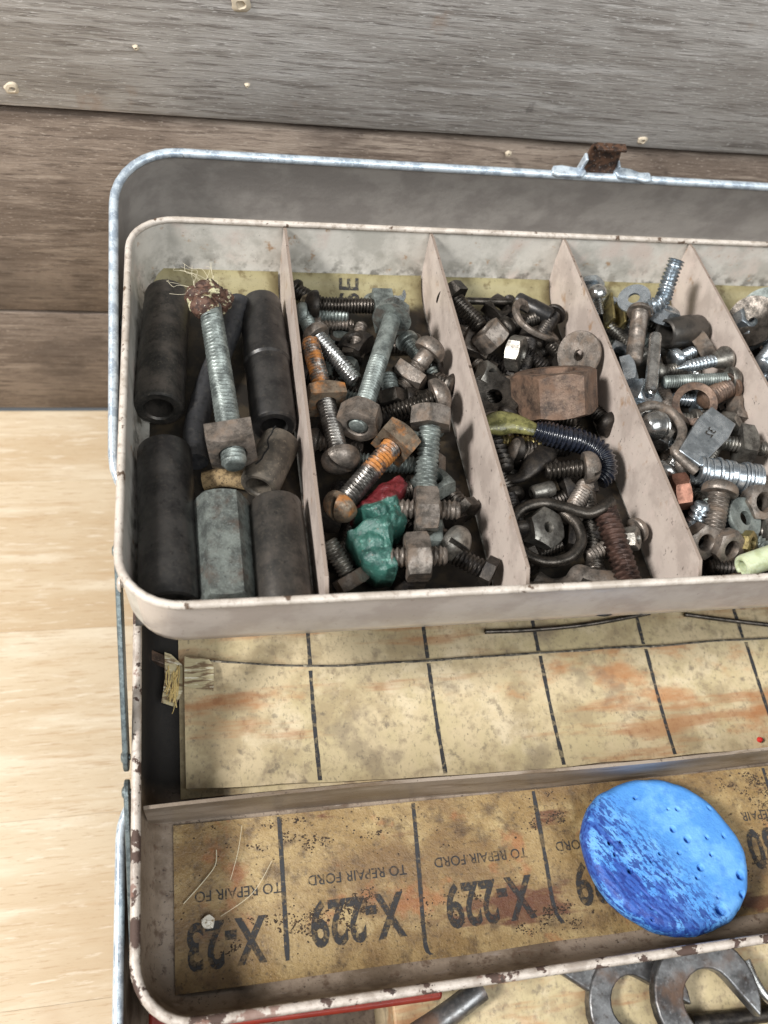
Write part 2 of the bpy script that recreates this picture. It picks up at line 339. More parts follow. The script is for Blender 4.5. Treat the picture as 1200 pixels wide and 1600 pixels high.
def prism(outline, z0, z1):
    n = len(outline)
    return rings([[(x, y, z0) for x, y in outline], [(x, y, z1) for x, y in outline]])
def boxm(x0, x1, y0, y1, z0, z1): return prism([(x0, y0), (x1, y0), (x1, y1), (x0, y1)], z0, z1)
def rrect(x0, x1, y0, y1, rc, o=0.0, z=0.0, seg=8):
    x0 += o; x1 -= o; y0 += o; y1 -= o; r = max(rc - o, .3); P = []
    for cx, cy, a0 in ((x1 - r, y1 - r, 0), (x0 + r, y1 - r, 90), (x0 + r, y0 + r, 180), (x1 - r, y0 + r, 270)):
        for k in range(seg + 1):
            a = math.radians(a0 + 90 * k / seg); P.append((cx + r * math.cos(a), cy + r * math.sin(a), z))
    # more points along the long sides
    Q = []
    for i in range(len(P)):
        a = Vector(P[i]); b = Vector(P[(i + 1) % len(P)]); m = max(1, int((b - a).length / 22))
        for k in range(m): Q.append(tuple(a.lerp(b, k / m)))
    return Q
def pan(x0, x1, y0, y1, rc, prof, loop=False):
    # ring counts must agree between offsets: sample the zero-offset outline, then inset along it
    base = rrect(x0, x1, y0, y1, rc); cnt = len(base); rs = []
    cx0, cx1, cy0, cy1 = x0 + rc, x1 - rc, y0 + rc, y1 - rc
    for o, z in prof:
        r_ = []
        for (x, y, _) in base:
            qx = min(max(x, cx0), cx1); qy = min(max(y, cy0), cy1)
            d = Vector((x - qx, y - qy)); L = d.length
            d = d / L if L > 1e-6 else Vector((0, 0))
            nl = rc - o
            if nl >= 0: r_.append((qx + d.x * nl, qy + d.y * nl, z))
            else: r_.append((min(max(qx, cx0 - nl), cx1 + nl), min(max(qy, cy0 - nl), cy1 + nl), z))
        rs.append(r_)
    return rings(rs, True, loop)
def ax(A, B, roll=0.0):
    A = Vector(A); B = Vector(B); q = (B - A).to_track_quat('Z', 'Y')
    return Matrix.Translation(A * S) @ q.to_matrix().to_4x4() @ Matrix.Rotation(math.radians(roll), 4, 'Z')
rnd = random.Random(7)

# ---------------------------------------------------------------- frames of the two trays
TH = math.radians(7.0)
eV = Vector((0, math.cos(TH), -math.sin(TH))); eW = Vector((0, math.sin(TH), math.cos(TH)))
UO = Vector((0, 93, 215.5)) - 28 * eW
def U(p): return UO + Vector((p[0], 0, 0)) + eV * p[1] + eW * p[2]     # upper tray: x, back, up from its floor
MU = Matrix.Translation(UO * S) @ Matrix.Rotation(-TH, 4, 'X')
def G(p): return Vector(p)

# ---------------------------------------------------------------- setting: plank wall and table
wall = bpy.data.objects.new('wall', None); COL.objects.link(wall); place(wall, None, Tm((150, 310, 0))); wall['kind'] = 'structure'
zs = [(0.2, 82.4), (83.4, 197.6), (200.4, 322), (324, 440), (442, 560)]
for bi, (z0, z1) in enumerate(zs):
    rs = []; nseg = 90
    for i in range(nseg + 1):
        x = -650 + 1650 * i / nseg
        wv = 1.3 * noise.noise((x * .012, bi * 7.1, 0)) + .5 * noise.noise((x * .06, bi * 3.3, 4))
        wt = 1.0 * noise.noise((x * .010, bi * 7.1 + 50, 0)) + .5 * noise.noise((x * .06, bi * 3.3, 9))
        a, b = z0 + max(wv, -.1) * .7, z1 + min(wt, .4) * .8
        yy = .8 * noise.noise((x * .004, bi * 9.7, 2)) + (-1.4 if bi == 2 else 0)
        rs.append([(x, 313 + yy, a), (x, 310.6 + yy, a + .6), (x, 310 + yy, a + 2.2), (x, 310 + yy, b - 2.2), (x, 310.6 + yy, b - .6), (x, 313 + yy, b), (x, 332, b), (x, 332, a)])
    mk('plank', *rings(rs), 'grey_board' if bi >= 2 else 'brown_board', wall, Matrix(), sharp=50)
table = bpy.data.objects.new('table_top', None); COL.objects.link(table); place(table, None, Matrix()); table['kind'] = 'structure'
yb = 309.2
for wd in (47, 88, 92, 76, 90, 84, 95, 80, 90, 88, 92):
    mk('board', *boxm(-700, 1000, yb - wd + .06, yb, -32, 0), 'table_wood', table, Matrix(), bevel=.12); yb -= wd

# ---------------------------------------------------------------- the toolbox: body, two cantilever trays, lid, link arms
box = empty('toolbox', 'old taupe painted steel cantilever toolbox standing open on the pale table', 'toolbox', Tm((153, -20, 0)))
XL, XR = -22.0, 328.0
# body
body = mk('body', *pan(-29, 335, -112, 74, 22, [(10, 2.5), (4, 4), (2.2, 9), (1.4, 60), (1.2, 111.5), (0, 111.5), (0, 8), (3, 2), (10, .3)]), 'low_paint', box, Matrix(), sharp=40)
def bead(o, z, r, k=8): return [(o + r * math.cos(2 * math.pi * i / k), z + r * math.sin(2 * math.pi * i / k)) for i in range(k)]
mk('rim', *pan(-29, 335, -112, 74, 22, bead(.6, 112, 1.7), True), 'bare_edge', body, Matrix(), sharp=80)
# lower tray
LZ = 117.0
MLW = Tm((0, 0, LZ))
TP = [(11, 0.0), (7.5, .5), (5, 2), (3.4, 5), (2.4, 10), (1.6, 20), (1.2, None), (0, None), (.6, 20), (1.6, 8), (3, 3), (6, -.6), (10, -1.3)]
def tray_prof(h): return [(o, h if z is None else z) for o, z in TP]
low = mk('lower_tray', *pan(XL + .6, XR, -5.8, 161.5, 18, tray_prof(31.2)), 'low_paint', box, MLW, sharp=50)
mk('rim', *pan(XL + .6, XR, -5.8, 161.5, 18, bead(.7, 31.4, 1.5), True), 'worn_rim_paint', low, MLW, sharp=80)
dv = []                                          # long divider with slight bow
rs = []
for i in range(31):
    x = XL + 3.4 + (XR - XL - 7) * i / 30; b = 55 + 1.4 * math.sin(i * .32) * .5; t = 29.4 + .5 * noise.noise((i * .5, 0, 3))
    rs.append([(x, b - .5, .3), (x, b - .55, t), (x, b + .55, t), (x, b + .5, .3)])
mk('divider', *rings(rs), 'low_divider', low, MLW, sharp=40)
# upper tray
up = mk('upper_tray', *pan(XL, XR, 0, 168, 18, tray_prof(27.3)), 'tray_paint', box, MU, sharp=50, mat2='gloss_paint', is2=lambda p: (p.center.x * 1000 < XL + 1.0 and p.normal.x < -.2) or (p.center.y * 1000 < 6 and p.normal.y < -.2))
mk('rim', *pan(XL, XR, 0, 168, 18, bead(.65, 27.5, 1.25), True), 'rim_paint', up, MU, sharp=80)
for dx in (36, 95.5, 152.5, 210, 268):
    rs = []
    pr = [(1.6, 8), (1.6, 19), (2.8, 22.5), (8, 27.3), (163, 27.4), (166.2, 26.8), (166.2, 4), (160, .3), (8, .3)]
    for s in (-.55, .55):
        rs.append([(dx + s + .5 * math.sin(v * .02 + dx) * (z / 28), v, z) for v, z in pr])
    mk('divider', *rings(rs), 'paint', up, MU, sharp=40, mat2='cut_steel', is2=lambda p: p.normal.z > .3 and abs(p.normal.x) < .5)
# rivets and link arms on the left side
for (y, z) in ((238, 178), (150, 183), (112, 190)):
    mk('rivet', *lathe([(.05, -1.2), (1.6, -1.0), (2.4, -.5), (2.6, 0), (1.2, 0), (1.2, 1.2)], 16), 'rim_paint', up, ax((XL - .6, y, z), (XL + 6, y, z)))
def arm(a, b, x, wd=9, th=1.7):
    A = Vector((x, a[0], a[1])); B = Vector((x, b[0], b[1])); L = (B - A).length; o = []
    for k in range(9): t = math.radians(90 + 180 * k / 8); o.append((wd / 2 * math.cos(t), wd / 2 * math.sin(t)))
    for k in range(9): t = math.radians(-90 + 180 * k / 8); o.append((L + wd / 2 * math.cos(t), wd / 2 * math.sin(t)))
    d = (B - A).normalized(); q = Matrix(((0, 0, -1), (d.y, d.z, 0), (d.z, -d.y, 0))).to_4x4()
    M = Matrix.Translation(A * S) @ q
    am = mk('link_arm', *prism(o, 0, th), 'arm_steel', box, M, bevel=.35)
    for t in (0, L):
        mk('rivet', *lathe([(.05, .9), (1.2, .8), (1.8, .4), (1.9, 0), (1.0, 0), (1.0, -2.2)], 14), 'arm_steel', am, M @ Matrix.Translation(Vector((t, 0, th)) * S))
arm((126, 184), (72, 143), -23.4)
arm((222, 178), (180, 168), -24.0, 7, 1.0)
arm((62, 138), (16, 106), -23.4, 8)
# lid, folded back flat behind the trays, its far side a little raised
LT = math.radians(11)
LO = Vector((0, 288, 202)) - Vector((0, math.cos(LT), math.sin(LT))) * 150
ML = Matrix.Translation(LO * S) @ Matrix.Rotation(LT, 4, 'X')
lid = mk('lid', *pan(-27.5, 334, 0, 150, 25, [(14, -43), (6, -40), (3, -34), (1.4, -12), (1.2, -.6), (0, -.6), (0, -12), (1.6, -36), (5, -43), (14, -45)]), 'shaded_lid_paint', box, ML, sharp=50)
mk('rim', *pan(-27.5, 334, 0, 150, 25, bead(.6, -.4, 1.75), True), 'bare_edge', lid, ML, sharp=80)
# latch: two bright lugs on the lid edge and a bent tongue standing up between them
LX = 171
lt = mk('latch', *join(
    rings([[(LX - 8, 150.5, -2), (LX + 8, 150.5, -2), (LX + 8, 151.8, -2), (LX - 8, 151.8, -2)],
           [(LX - 8, 151.2, 3), (LX + 8, 151.2, 3), (LX + 8, 152.6, 3), (LX - 8, 152.6, 3)],
           [(LX - 6.6, 154, 12), (LX + 7, 154, 12), (LX + 7, 155.4, 12), (LX - 6.6, 155.4, 12)],
           [(LX - 6.4, 152.4, 14.4), (LX + 6.6, 152.4, 14.4), (LX + 6.6, 153.4, 15.6), (LX - 6.4, 153.4, 15.6)],
           [(LX - 6.2, 149.6, 14.8), (LX + 6.4, 149.6, 14.8), (LX + 6.4, 149.6, 16), (LX - 6.2, 149.6, 16)]])), 'latch_brown', lid, ML, sharp=40, bevel=.2)
mk('latch_flange', *join(prism([(LX - 8.6, 150), (LX - 7.4, 150), (LX - 7.4, 153.6), (LX - 8.6, 153.6)], -1, 9), prism([(LX + 7.4, 150), (LX + 8.6, 150), (LX + 8.6, 153.6), (LX + 7.4, 153.6)], -1, 6)), 'bare_edge', lt, ML, bevel=.3)
for cx, pts in ((LX - 13.5, [(-8, -1.6), (-5, -2.6), (6, -2.4), (8, -.4), (7, 2.4), (3, 2.0), (-3, 2.8), (-7, 2.2)]), (LX + 15, [(-8, 1.2), (-6, -1.8), (2, -2.2), (6, -3.2), (9.4, -2.6), (9, 1.6), (4, 1.4), (0, 3.0), (-6, 3.6)])):
    mk('lug', *prism([(cx + a, 149.6 + b) for a, b in pts], .6, 2.6), 'bare_edge', lt, ML, bevel=.7)

# ---------------------------------------------------------------- loose hardware
def head_shape(kind, hw, hh, d):
    if kind == 'hex': return nutshape(6, hw, hh, 0, -hh, (1, 0))
    if kind == 'square': return nutshape(4, hw, hh, 0, -hh, (1, 0))
    if kind == 'dome': return dome(hw, hh, d)
    if kind == 'slot_dome': return dome(hw, hh, d, max(1.1, hw * .13))
    if kind == 'flat_slot': return countersunk(hw, hh, d, max(1.2, hw * .14))
    if kind == 'countersunk': return lathe([(.02, -hh * .6), (hw / 2 - .2, -hh * .6), (hw / 2, -hh * .4), (d / 2, hh * .5)], 28)
    if kind == 'pan': return dome(hw, hh, d, 0, 28, .55)
    if kind == 'hexflange': return join(nutshape(6, hw, hh * .75, 0, -hh, (1, 0)), lathe([(hw * .4, -hh * .25), (hw * .62, -hh * .2), (hw * .66, -.2), (d / 2, 0)], 28))
def bolt(label, A, B, d, head=('hex', 13, 5), nuts=(), pitch=1.3, plain=0.0, mat='grey_steel', hmat=None, nmat=None, roll=0, fr=U, name='bolt', cat=None, group=None, taper=False):
    A = fr(A); B = fr(B); L = (B - A).length
    M = ax(A, B, roll); t = empty(name, label, cat or name.split('_')[-1], M, group)
    if plain: sh = join(lathe([(d / 2 * .97, -.5), (d / 2 * .97, plain), (d / 2 * .93, plain + .3)], 20), threaded(d, plain, L, pitch))
    elif taper:
        V, F = threaded(d, -.3, L, pitch, pitch * .38)
        V = [(x * k, y * k, z) for (x, y, z) in V for k in (max(.12, min(1, (L - z) / taper)),)]; sh = (V, F)
    else: sh = threaded(d, -.3, L, pitch)
    mk('shank', *sh, mat, t, M, sharp=60)
    if head: mk('head', *head_shape(head[0], head[1], head[2], d), hmat or mat, t, M, bevel=.22 if head[0] in ('hex', 'square') else 0, sharp=38)
    for (p, k, w_, h, nr) in [tuple(n) + (0,) * (5 - len(n)) for n in nuts]:
        if p < 0: p += L
        Mn = M @ Matrix.Translation(Vector((0, 0, p)) * S) @ Matrix.Rotation(math.radians(nr - roll), 4, 'Z')
        mk('nut', *nutshape({'hex': 6, 'square': 4}[k], w_, h, d * .96, 0, (1, 1) if k == 'hex' else (0, 1)), nmat or mat, t, Mn, bevel=.25, sharp=38)
    return t
def nut(label, C, N, kind, w_, h, hole, mat, roll=0, fr=U, group=None, name=None):
    c = fr(C); n = (fr((C[0] + N[0], C[1] + N[1], C[2] + N[2])) - c).normalized()
    M = ax(c - n * h / 2, c + n, roll)
    o = mk(name or {'hex': 'hex_nut', 'square': 'square_nut'}[kind], *nutshape({'hex': 6, 'square': 4}[kind], w_, h, hole, 0, (1, 1) if kind == 'hex' else (0, 1)), mat, None, M, bevel=.28 if w_ < 20 else 1.3, sharp=38)
    return tag(o, label, 'nut', group)
def washer(label, C, N, ro, ri, th, mat, bend=0, fr=U, name='washer', group=None, roll=0):
    c = fr(C); n = (fr((C[0] + N[0], C[1] + N[1], C[2] + N[2])) - c).normalized()
    V, F = lathe([(ri, 0), (ri, th), (ro - .2, th), (ro, th * .7), (ro, th * .3), (ro - .2, 0)], 40, True)
    V = [(x, y, z + bend * (x / ro) ** 2 + bend * .3 * (y / ro)) for x, y, z in V]
    return tag(mk(name, V, F, mat, None, ax(c, c + n, roll), sharp=50), label, 'washer', group)
def socket(label, A, B, d, hole, mat='black_socket', collars=(), name='socket', cat='socket', depth=14):
    A = U(A); B = U(B); L = (B - A).length; R = d / 2
    pr = [(hole * .42, 5), (hole * .42, .4), (R - 1.0, 0), (R - .25, .5), (R, 1.5)]
    for (p, dr) in collars: pr += [(pr[-1][0], p - .5), (R + dr, p + .5)]
    pr += [(pr[-1][0], L - 1.5), (pr[-1][0] - .3, L - .5), (pr[-1][0] - 1.1, L), (hole / 2 + .5, L), (hole / 2, L - .7), (hole / 2, L - depth), (.05, L - depth), (.05, 5)]
    M = ax(A, B)
    return tag(mk(name, *lathe(pr, 40, True), mat, None, M, sharp=30), label, cat)
def wire(label, pts, r, mat, name, cat, closed=False, fr=U, n=10, sub=8, ratio=1.0):
    P = [fr(p) for p in pts]; c = P[0]
    Q = smooth_path([p - c for p in P], sub, closed)
    return tag(mk(name, *sweep(Q, r, n, closed, ratio), mat, None, Tm(c), sharp=60), label, cat)

# paper liners on the floor of each compartment, curling up the back wall
def liner(x0, x1, label, letters=None):
    def surf(x, v):
        z = .5 + .25 * noise.noise((x * .06, v * .05, 1))
        if v > 150: z += (v - 150) ** 2 * .028
        return x, v - (max(0, v - 160) * .25), z
    nx, nv = 10, 44; V = []; F = []
    for j in range(nv + 1):
        for i in range(nx + 1): V.append(surf(x0 + (x1 - x0) * i / nx, 10 + (165.5 - 10) * j / nv))
    for j in range(nv):
        for i in range(nx):
            a = j * (nx + 1) + i; F.append((a, a + 1, a + nx + 2, a + nx + 1))
    o = mk('paper_liner', V, F, 'liner_card', None, MU, sharp=80); tag(o, label, 'card', None)
    so = o.modifiers.new('thick', 'SOLIDIFY'); so.thickness = .35 * S; so.offset = -1
    return o, surf
def lettering(text, parent, M, fn, size, wide=1.0, mat='ink', bold=.012):
    cu = bpy.data.curves.new('lettering', 'FONT'); cu.body = text; cu.size = size; cu.offset = bold * size
    cu.align_x = 'CENTER'; cu.align_y = 'CENTER'; cu.resolution_u = 4
    tmp = bpy.data.objects.new('tmp', cu); COL.objects.link(tmp)
    bpy.context.view_layer.update()
    me = bpy.data.meshes.new_from_object(tmp.evaluated_get(bpy.context.evaluated_depsgraph_get()))
    bpy.data.objects.remove(tmp); bpy.data.curves.remove(cu)
    bm = bmesh.new(); bm.from_mesh(me); bmesh.ops.triangulate(bm, faces=bm.faces)
    for k in range(2): bmesh.ops.subdivide_edges(bm, edges=[e for e in bm.edges if e.calc_length() > size * .15], cuts=1)
    bmesh.ops.triangulate(bm, faces=bm.faces)
    V = [fn(v.co.x * wide, v.co.y) for v in bm.verts]; bm.verts.index_update()
    F = [tuple(v.index for v in f.verts) for f in bm.faces]; bm.free(); bpy.data.meshes.remove(me)
    return mk('lettering', V, F, mat, parent, M)
ORD = ['first', 'second', 'third', 'fourth', 'fifth', 'sixth']
for k, (a, b) in enumerate(((-18.5, 34.8), (37.2, 94.2), (96.8, 151.2), (153.8, 208.6), (211.4, 266.6))):
    lab = ['yellowed paper liner under the black sockets', 'yellowed paper liner with printed letters SE', 'plain yellowed paper liner beneath the big rusty nut',
           'yellowed paper liner beneath the bright zinc screws', 'yellowed paper liner beneath the dark discs'][k]
    o, sf = liner(a, b, lab)
    if k == 1:
        def onl(x, y):      # letters run towards the back
            p = sf(64 - y, 158.5 + x); return (p[0], p[1] - .3, p[2] + .55)
        lettering('SE', o, MU, onl, 11.5, 1.0)

# --- first compartment
socket('long black socket with open end, beside the left tray wall', (-8.4, 145.8, 9.2), (-11.5, 87.9, 9.2), 16.8, 9.5, 'black_socket_worn', ((6, .1),))
socket('black stepped socket against the first divider, above the cracked tube', (26.5, 142.3, 9.2), (26.9, 79.5, 9.2), 15.4, 8.6, 'black_socket', ((9, .5), (24, .9), (33, .3)))
socket('plain black socket in the rounded front left tray corner', (-9.7, 69.9, 9.4), (-8.2, 10.4, 9.4), 17.4, 9, 'black_socket', ((5, .15), (40, .3)))
socket('short dark socket against the first divider beside the hex coupling', (24.9, 46.8, 9.2), (24.9, 6, 9.2), 16.8, 9, 'black_socket_worn', ((4, .2), (15, .25)))
cp = tag(mk('coupling_nut', *nutshape(6, 16.6, 38, 8.5), 'oily_galvanised', None, ax(U((7.5, 47.5, 9)), U((8.2, 7.5, 9)), 30), bevel=.5, sharp=38), 'long grey galvanised hex coupling nut between two black sockets', 'nut')
wire('bent black rubber hose under the long green-grey bolt', [(18.6, 140.6, 12), (13.7, 126.3, 9), (5.3, 103, 6), (0.6, 82.8, 5), (0.3, 68.1, 5)], 4.2, 'rubber', 'rubber_hose', 'hose', n=16)
ct = socket('short brown cracked tube leaning against the first divider', (29.2, 74.7, 8), (20.1, 54.6, 8), 13.4, 8, 'cracked_tube', name='cracked_tube', cat='tube')
def crack_on(o, R, L):
    P = []
    for k in range(15):
        a = math.radians(112 + 7 * math.sin(k * .5) + 3 * math.sin(k * 1.3 + 1)); P.append((R * math.cos(a), R * math.sin(a), L * k / 14))
    mk('crack', *sweep(P, .3, 5), 'crack_black', o, W[o])
crack_on(ct, 6.7, 18)
wire('tan fibre scrap lying beneath the square nut of the long bolt', [(2.6, 61.5, 3), (9.3, 61.4, 5), (17.2, 60.4, 4)], [3.4] * 17, 'tan_fibre', 'fibre_scrap', 'scrap', n=12, ratio=.7)
bolt('long green-grey carriage bolt with caked rusty head and square nut', (6.8, 125.9, 22), (12.2, 54.2, 20), 8.2, ('dome', 14, 6), [(-12.6, 'square', 14.8, 8.2, 8)], pitch=1.65, mat='galvanised', hmat='caked_rust', nmat='brown_steel', plain=7, roll=20, name='carriage_bolt')
cbolt = [o for o in COL.objects if o.get('label', '').startswith('long green-grey carriage')][0]
for k, (ox, oy, oz, r) in enumerate(((0, 0, -4, 6.8), (-3.5, 3.5, -3, 4.2), (4, -1.5, -2.5, 4.4), (-1.5, 2.5, 2.5, 4.9))):
    bm = bmesh.new(); bmesh.ops.create_icosphere(bm, subdivisions=4, radius=r)
    for v in bm.verts:
        q = v.co.copy(); v.co *= 1 + .22 * noise.noise(q * .28 + Vector((k * 5, 0, 0))) + .10 * noise.noise(q * 1.0 + Vector((k * 9, 2, 0)))
    V = [(v.co.x + ox, v.co.y + oy, v.co.z * .8 + oz) for v in bm.verts]; F = [tuple(v.index for v in f.verts) for f in bm.faces]; bm.free()
    mk('crust', V, F, 'caked_rust', cbolt, W[cbolt], sharp=60)
for k in range(14):
    a = (4.7, 130.2, 25); h_ = rnd.uniform
    pts = [(a[0] + h_(-3, 5), a[1] + h_(-3, 3), a[2] + h_(0, 2))]
    for q in range(4): pts.append((pts[-1][0] + h_(-4.5, 1.5), pts[-1][1] + h_(-1, 4), pts[-1][2] + h_(-.5, 2.5)))
    o = wire('fine pale hair tangled round the caked rusty bolt head', pts, .06, 'hair', 'hair', 'hair', n=4); o['group'] = 'hairs on the rusty bolt head'

# --- second compartment
bolt('black screw lying along the back wall beside printed letters', (48, 139.5, 12), (69.9, 139.5, 12), 6.4, ('dome', 11, 5), pitch=1.25, mat='dark_steel', hmat='grimy_steel', name='screw')
cl = empty('spring_clip', 'small bright zinc clip with a curled lip against the back wall', 'clip', ax(U((75, 141, 14)), U((77, 157.1, 16)), 0))
Mc = Matrix.Translation(U((74.4, 137.3, 14)) * S) @ Matrix.Rotation(-TH, 4, 'X')
mk('plate', *join(boxm(-4.6, 3.4, -8, 9, 0, 1.3), boxm(-4.6, -3.6, -8, 9, -7, 0)), 'galvanised', cl, Mc, bevel=.25)
mk('lip', *sweep([(3.2, 3, .7), (5.0, 2.6, .6), (6.4, 2.4, 1.8), (6.8, 2.4, 4.0)], 2.8, 8, ratio=.25, up=Vector((0, 0, 1))), 'zinc', cl, Mc)
bolt('long smooth grey bolt with a hex nut on its end, crossing the pile', (73.2, 122.7, 20), (53.5, 70.7, 19), 7.0, ('hexflange', 11.2, 6), [(-7.8, 'hex', 13.4, 7.8, 20)], pitch=1.3, plain=22, mat='galvanised', hmat='oily_galvanised', nmat='brown_steel', roll=12, name='hex_bolt')
bolt('short tan threaded screw beneath the black screw', (48.9, 135, 6), (62, 135, 6), 4.8, ('pan', 8, 3), pitch=1.4, mat='brown_steel', name='screw')
bolt('short grimy hex screw with its head towards the front, beside the long smooth bolt', (60.2, 119.7, 7), (64.5, 131.4, 10), 5.0, ('hex', 8.6, 4), pitch=1.4, mat='brown_steel', hmat='dark_steel', name='hex_screw')
bolt('shiny round-headed machine screw with bright threads', (45.1, 116, 17), (56.8, 95.8, 15), 6.4, ('dome', 10.4, 5), pitch=1.35, mat='bright_steel', hmat='brown_steel', name='machine_screw')
bolt('long slotted screw with orange rust round its square nut, beside the first divider', (46.6, 60.2, 17), (41.5, 112.2, 19), 6.6, ('slot_dome', 13, 5.5), [(22, 'square', 12.5, 5.6, 4)], pitch=1.3, mat='orange_far_thread', nmat='orange_nut', hmat='brown_steel', roll=35, name='machine_screw')
bolt('round-headed brown bolt with a square nut beside the second divider', (85.1, 108.4, 17), (75.2, 98.5, 9), 6.6, ('dome', 12, 6), [(8.5, 'square', 11.5, 5)], pitch=1.3, plain=5, mat='brown_steel', hmat='brown_steel', nmat='brown_steel', roll=10, name='round_bolt')
bolt('bluish hex-headed bolt under the long smooth bolt', (70.7, 94.7, 9), (70.3, 103.4, 11), 6.4, ('hex', 11.5, 5.2), pitch=1.5, mat='galvanised', hmat='dark_steel', name='hex_bolt')
bolt('dark carriage bolt with domed head touching the second divider', (83.8, 86.9, 16), (64.2, 83.8, 10), 6.0, ('dome', 13.5, 6), pitch=1.5, mat='dark_steel', hmat='brown_steel', name='carriage_bolt')
bolt('short thick bolt with a worn hex head standing above the clamp nuts', (77.7, 67.8, 22), (74, 47.2, 13), 7.6, ('hex', 13, 6.5), pitch=1.5, mat='galvanised', hmat='brown_steel', roll=15, name='hex_bolt')
bolt('round-headed bolt with orange rusted thread and square nut, slanting over the clamp', (45.4, 40.9, 17), (69.1, 67.4, 20), 7.4, ('slot_dome', 11.5, 6), [(-8.2, 'square', 12.5, 7, 12)], pitch=1.4, mat='orange_near_thread', hmat='orange_nut', nmat='orange_nut', roll=70, name='round_bolt')
# painted wire-rope clamp
pc = (56.1, 33, 15)
gm = Matrix.Translation(U(pc) * S) @ Matrix.Rotation(-TH, 4, 'X')
clampo = empty('rope_clamp', 'green and red painted wire rope clamp with two threaded legs', 'clamp', gm)
out = [(53.2, 43.7, 15), (58.9, 48.2, 15), (65.1, 50.7, 15), (67.6, 47.4, 15), (64.3, 41.3, 15), (64.8, 32.7, 15), (59.8, 29.9, 15), (58.8, 23.7, 15), (59.2, 15.6, 15), (54, 15.6, 15), (49.3, 19, 15), (45.6, 30.5, 15), (53.4, 34.1, 15), (48.4, 39.8, 15)]
outl = [(p[0] - pc[0], p[1] - pc[1]) for p in out]
oc = []
for i_ in range(len(outl)):
    p0, p1 = outl[i_], outl[(i_ + 1) % len(outl)]
    for q_ in range(10): oc.append((p0[0] + (p1[0] - p0[0]) * q_ / 10, p0[1] + (p1[1] - p0[1]) * q_ / 10))
rs = [[(x * .95, y * .95, -10) for x, y in oc], [(x, y, -4) for x, y in oc]]
for j in range(26):
    k = 1 - j / 26.0 * .985; r_ = []
    for x, y in oc:
        X, Y = x * k, y * k
        z = 2.2 + 4.5 * (1 - k ** 2.0) + 4.2 * (abs(noise.noise((X * .13 + 3, Y * .13, 4))) - .3) + 1.2 * abs(noise.noise((X * .35, Y * .35, 9))) + .35 * noise.noise((X * .9, Y * .9, 2)) + .14 * X
        r_.append((X, Y, z))
    rs.append(r_)
mk('saddle', *rings(rs), 'green_paint', clampo, gm, sharp=85)
def clamp_leg(A, B, nd, kind):
    A = U(A); B = U(B); L = (B - A).length; M = ax(A, B)
    mk('leg', *threaded(6.6, 0, L, 1.65, n=20), 'brown_steel', clampo, M, sharp=60)
    mk('nut', *nutshape(6, 13.6, 7.4, 6.3), 'brown_steel', clampo, M @ Matrix.Translation(Vector((0, 0, nd)) * S) @ Matrix.Rotation(kind, 4, 'Z'), bevel=.3, sharp=38)
clamp_leg((62.8, 38.1, 17), (82.2, 35.5, 19), 5.2, .3)
clamp_leg((56.9, 20.3, 16), (75, 19.2, 18), 5.4, .1)
bolt('big slotted round-headed screw beside the threaded legs of the clamp', (80.2, 29.1, 10), (71.3, 40, 5), 6.6, ('slot_dome', 13, 6), pitch=1.4, mat='dark_steel', hmat='grey_steel', roll=62, name='machine_screw')
bolt('small hex bolt lying below the orange rusted bolt, against the first divider', (45.2, 19.5, 9), (39.7, 28.8, 14), 5.8, ('hex', 9.8, 4.5), pitch=1.2, mat='grey_steel', hmat='brown_steel', name='hex_bolt')
washer('grimy flat washer lying deep behind the bright machine screw', (57, 125.4, 2.5), (.1, -.1, 1), 8, 3.6, 1.5, 'galvanised')
wire('grey dust and lint clump in the back corner by the first divider', [(44.7, 148.5, 6), (45.9, 142.8, 9), (47.7, 143.4, 6), (45.6, 141.5, 5), (44.4, 141.7, 8)], [1.2, 2, 2.8, 3.2, 2.2] * 7, 'dust', 'lint_clump', 'lint', n=9)
nut('grimy hex nut lying by the tray front under the painted clamp', (65.8, 19, 4), (.2, .3, 1), 'hex', 10, 5.5, 5, 'grimy_steel')

# --- third compartment
bolt('dark bolt with a hollow hex nut screwed on, against the second divider', (101.5, 137.4, 18), (109.8, 124.3, 15.5), 6.6, ('hex', 11, 5), pitch=1.3, mat='dark_steel', hmat='dark_steel', name='hex_bolt')
nut('brown hex nut with its dark hole showing, on the dark bolt', (112.1, 118.9, 16), (-.5, .35, .35), 'hex', 12.4, 7.5, 6.6, 'brown_steel', 10)
nut('pale steel hex nut standing on edge behind the big rusty nut', (121.4, 112.1, 14), (.75, -.5, .3), 'hex', 12, 5.5, 6, 'grey_steel', 5)
bolt('dark threaded stud behind the big rusty nut', (125.2, 117.7, 11), (135, 110.7, 8), 6.2, None, pitch=1.3, mat='grimy_steel', name='threaded_stud')
wire('thin blue-black steel rod lying along the back wall', [(107.3, 144.9, 11), (128, 144.9, 11)], 1.5, 'dark_steel', 'steel_rod', 'rod', sub=2)
socket('small black tapered sleeve against the third divider', (130.7, 146.9, 11), (143.5, 136.1, 11), 6.6, 4.2, 'black_socket', ((7, .3),), name='sleeve', cat='sleeve', depth=6)
washer('curved brown steel strap ring behind the pale hex nut', (133.3, 130.6, 11), (.45, .1, .9), 11.5, 8.6, 2.0, 'brown_steel', 2.5, name='strap_ring')
washer('big bent brown washer leaning on the third divider', (145.1, 106.9, 18), (-.8, -.30, .5), 9.4, 2.2, 1.5, 'brown_steel', 1.2)
nut('big rusty hex nut propped on the bolts beside the third divider', (129.8, 88.8, 17), (-.12, .62, .72), 'hex', 27.5, 16, 16, 'rusty', 12)
nut('small square steel nut beside the second divider', (107.8, 100.7, 13), (.5, -.5, .7), 'square', 8.4, 5, 4, 'grey_steel', 20)
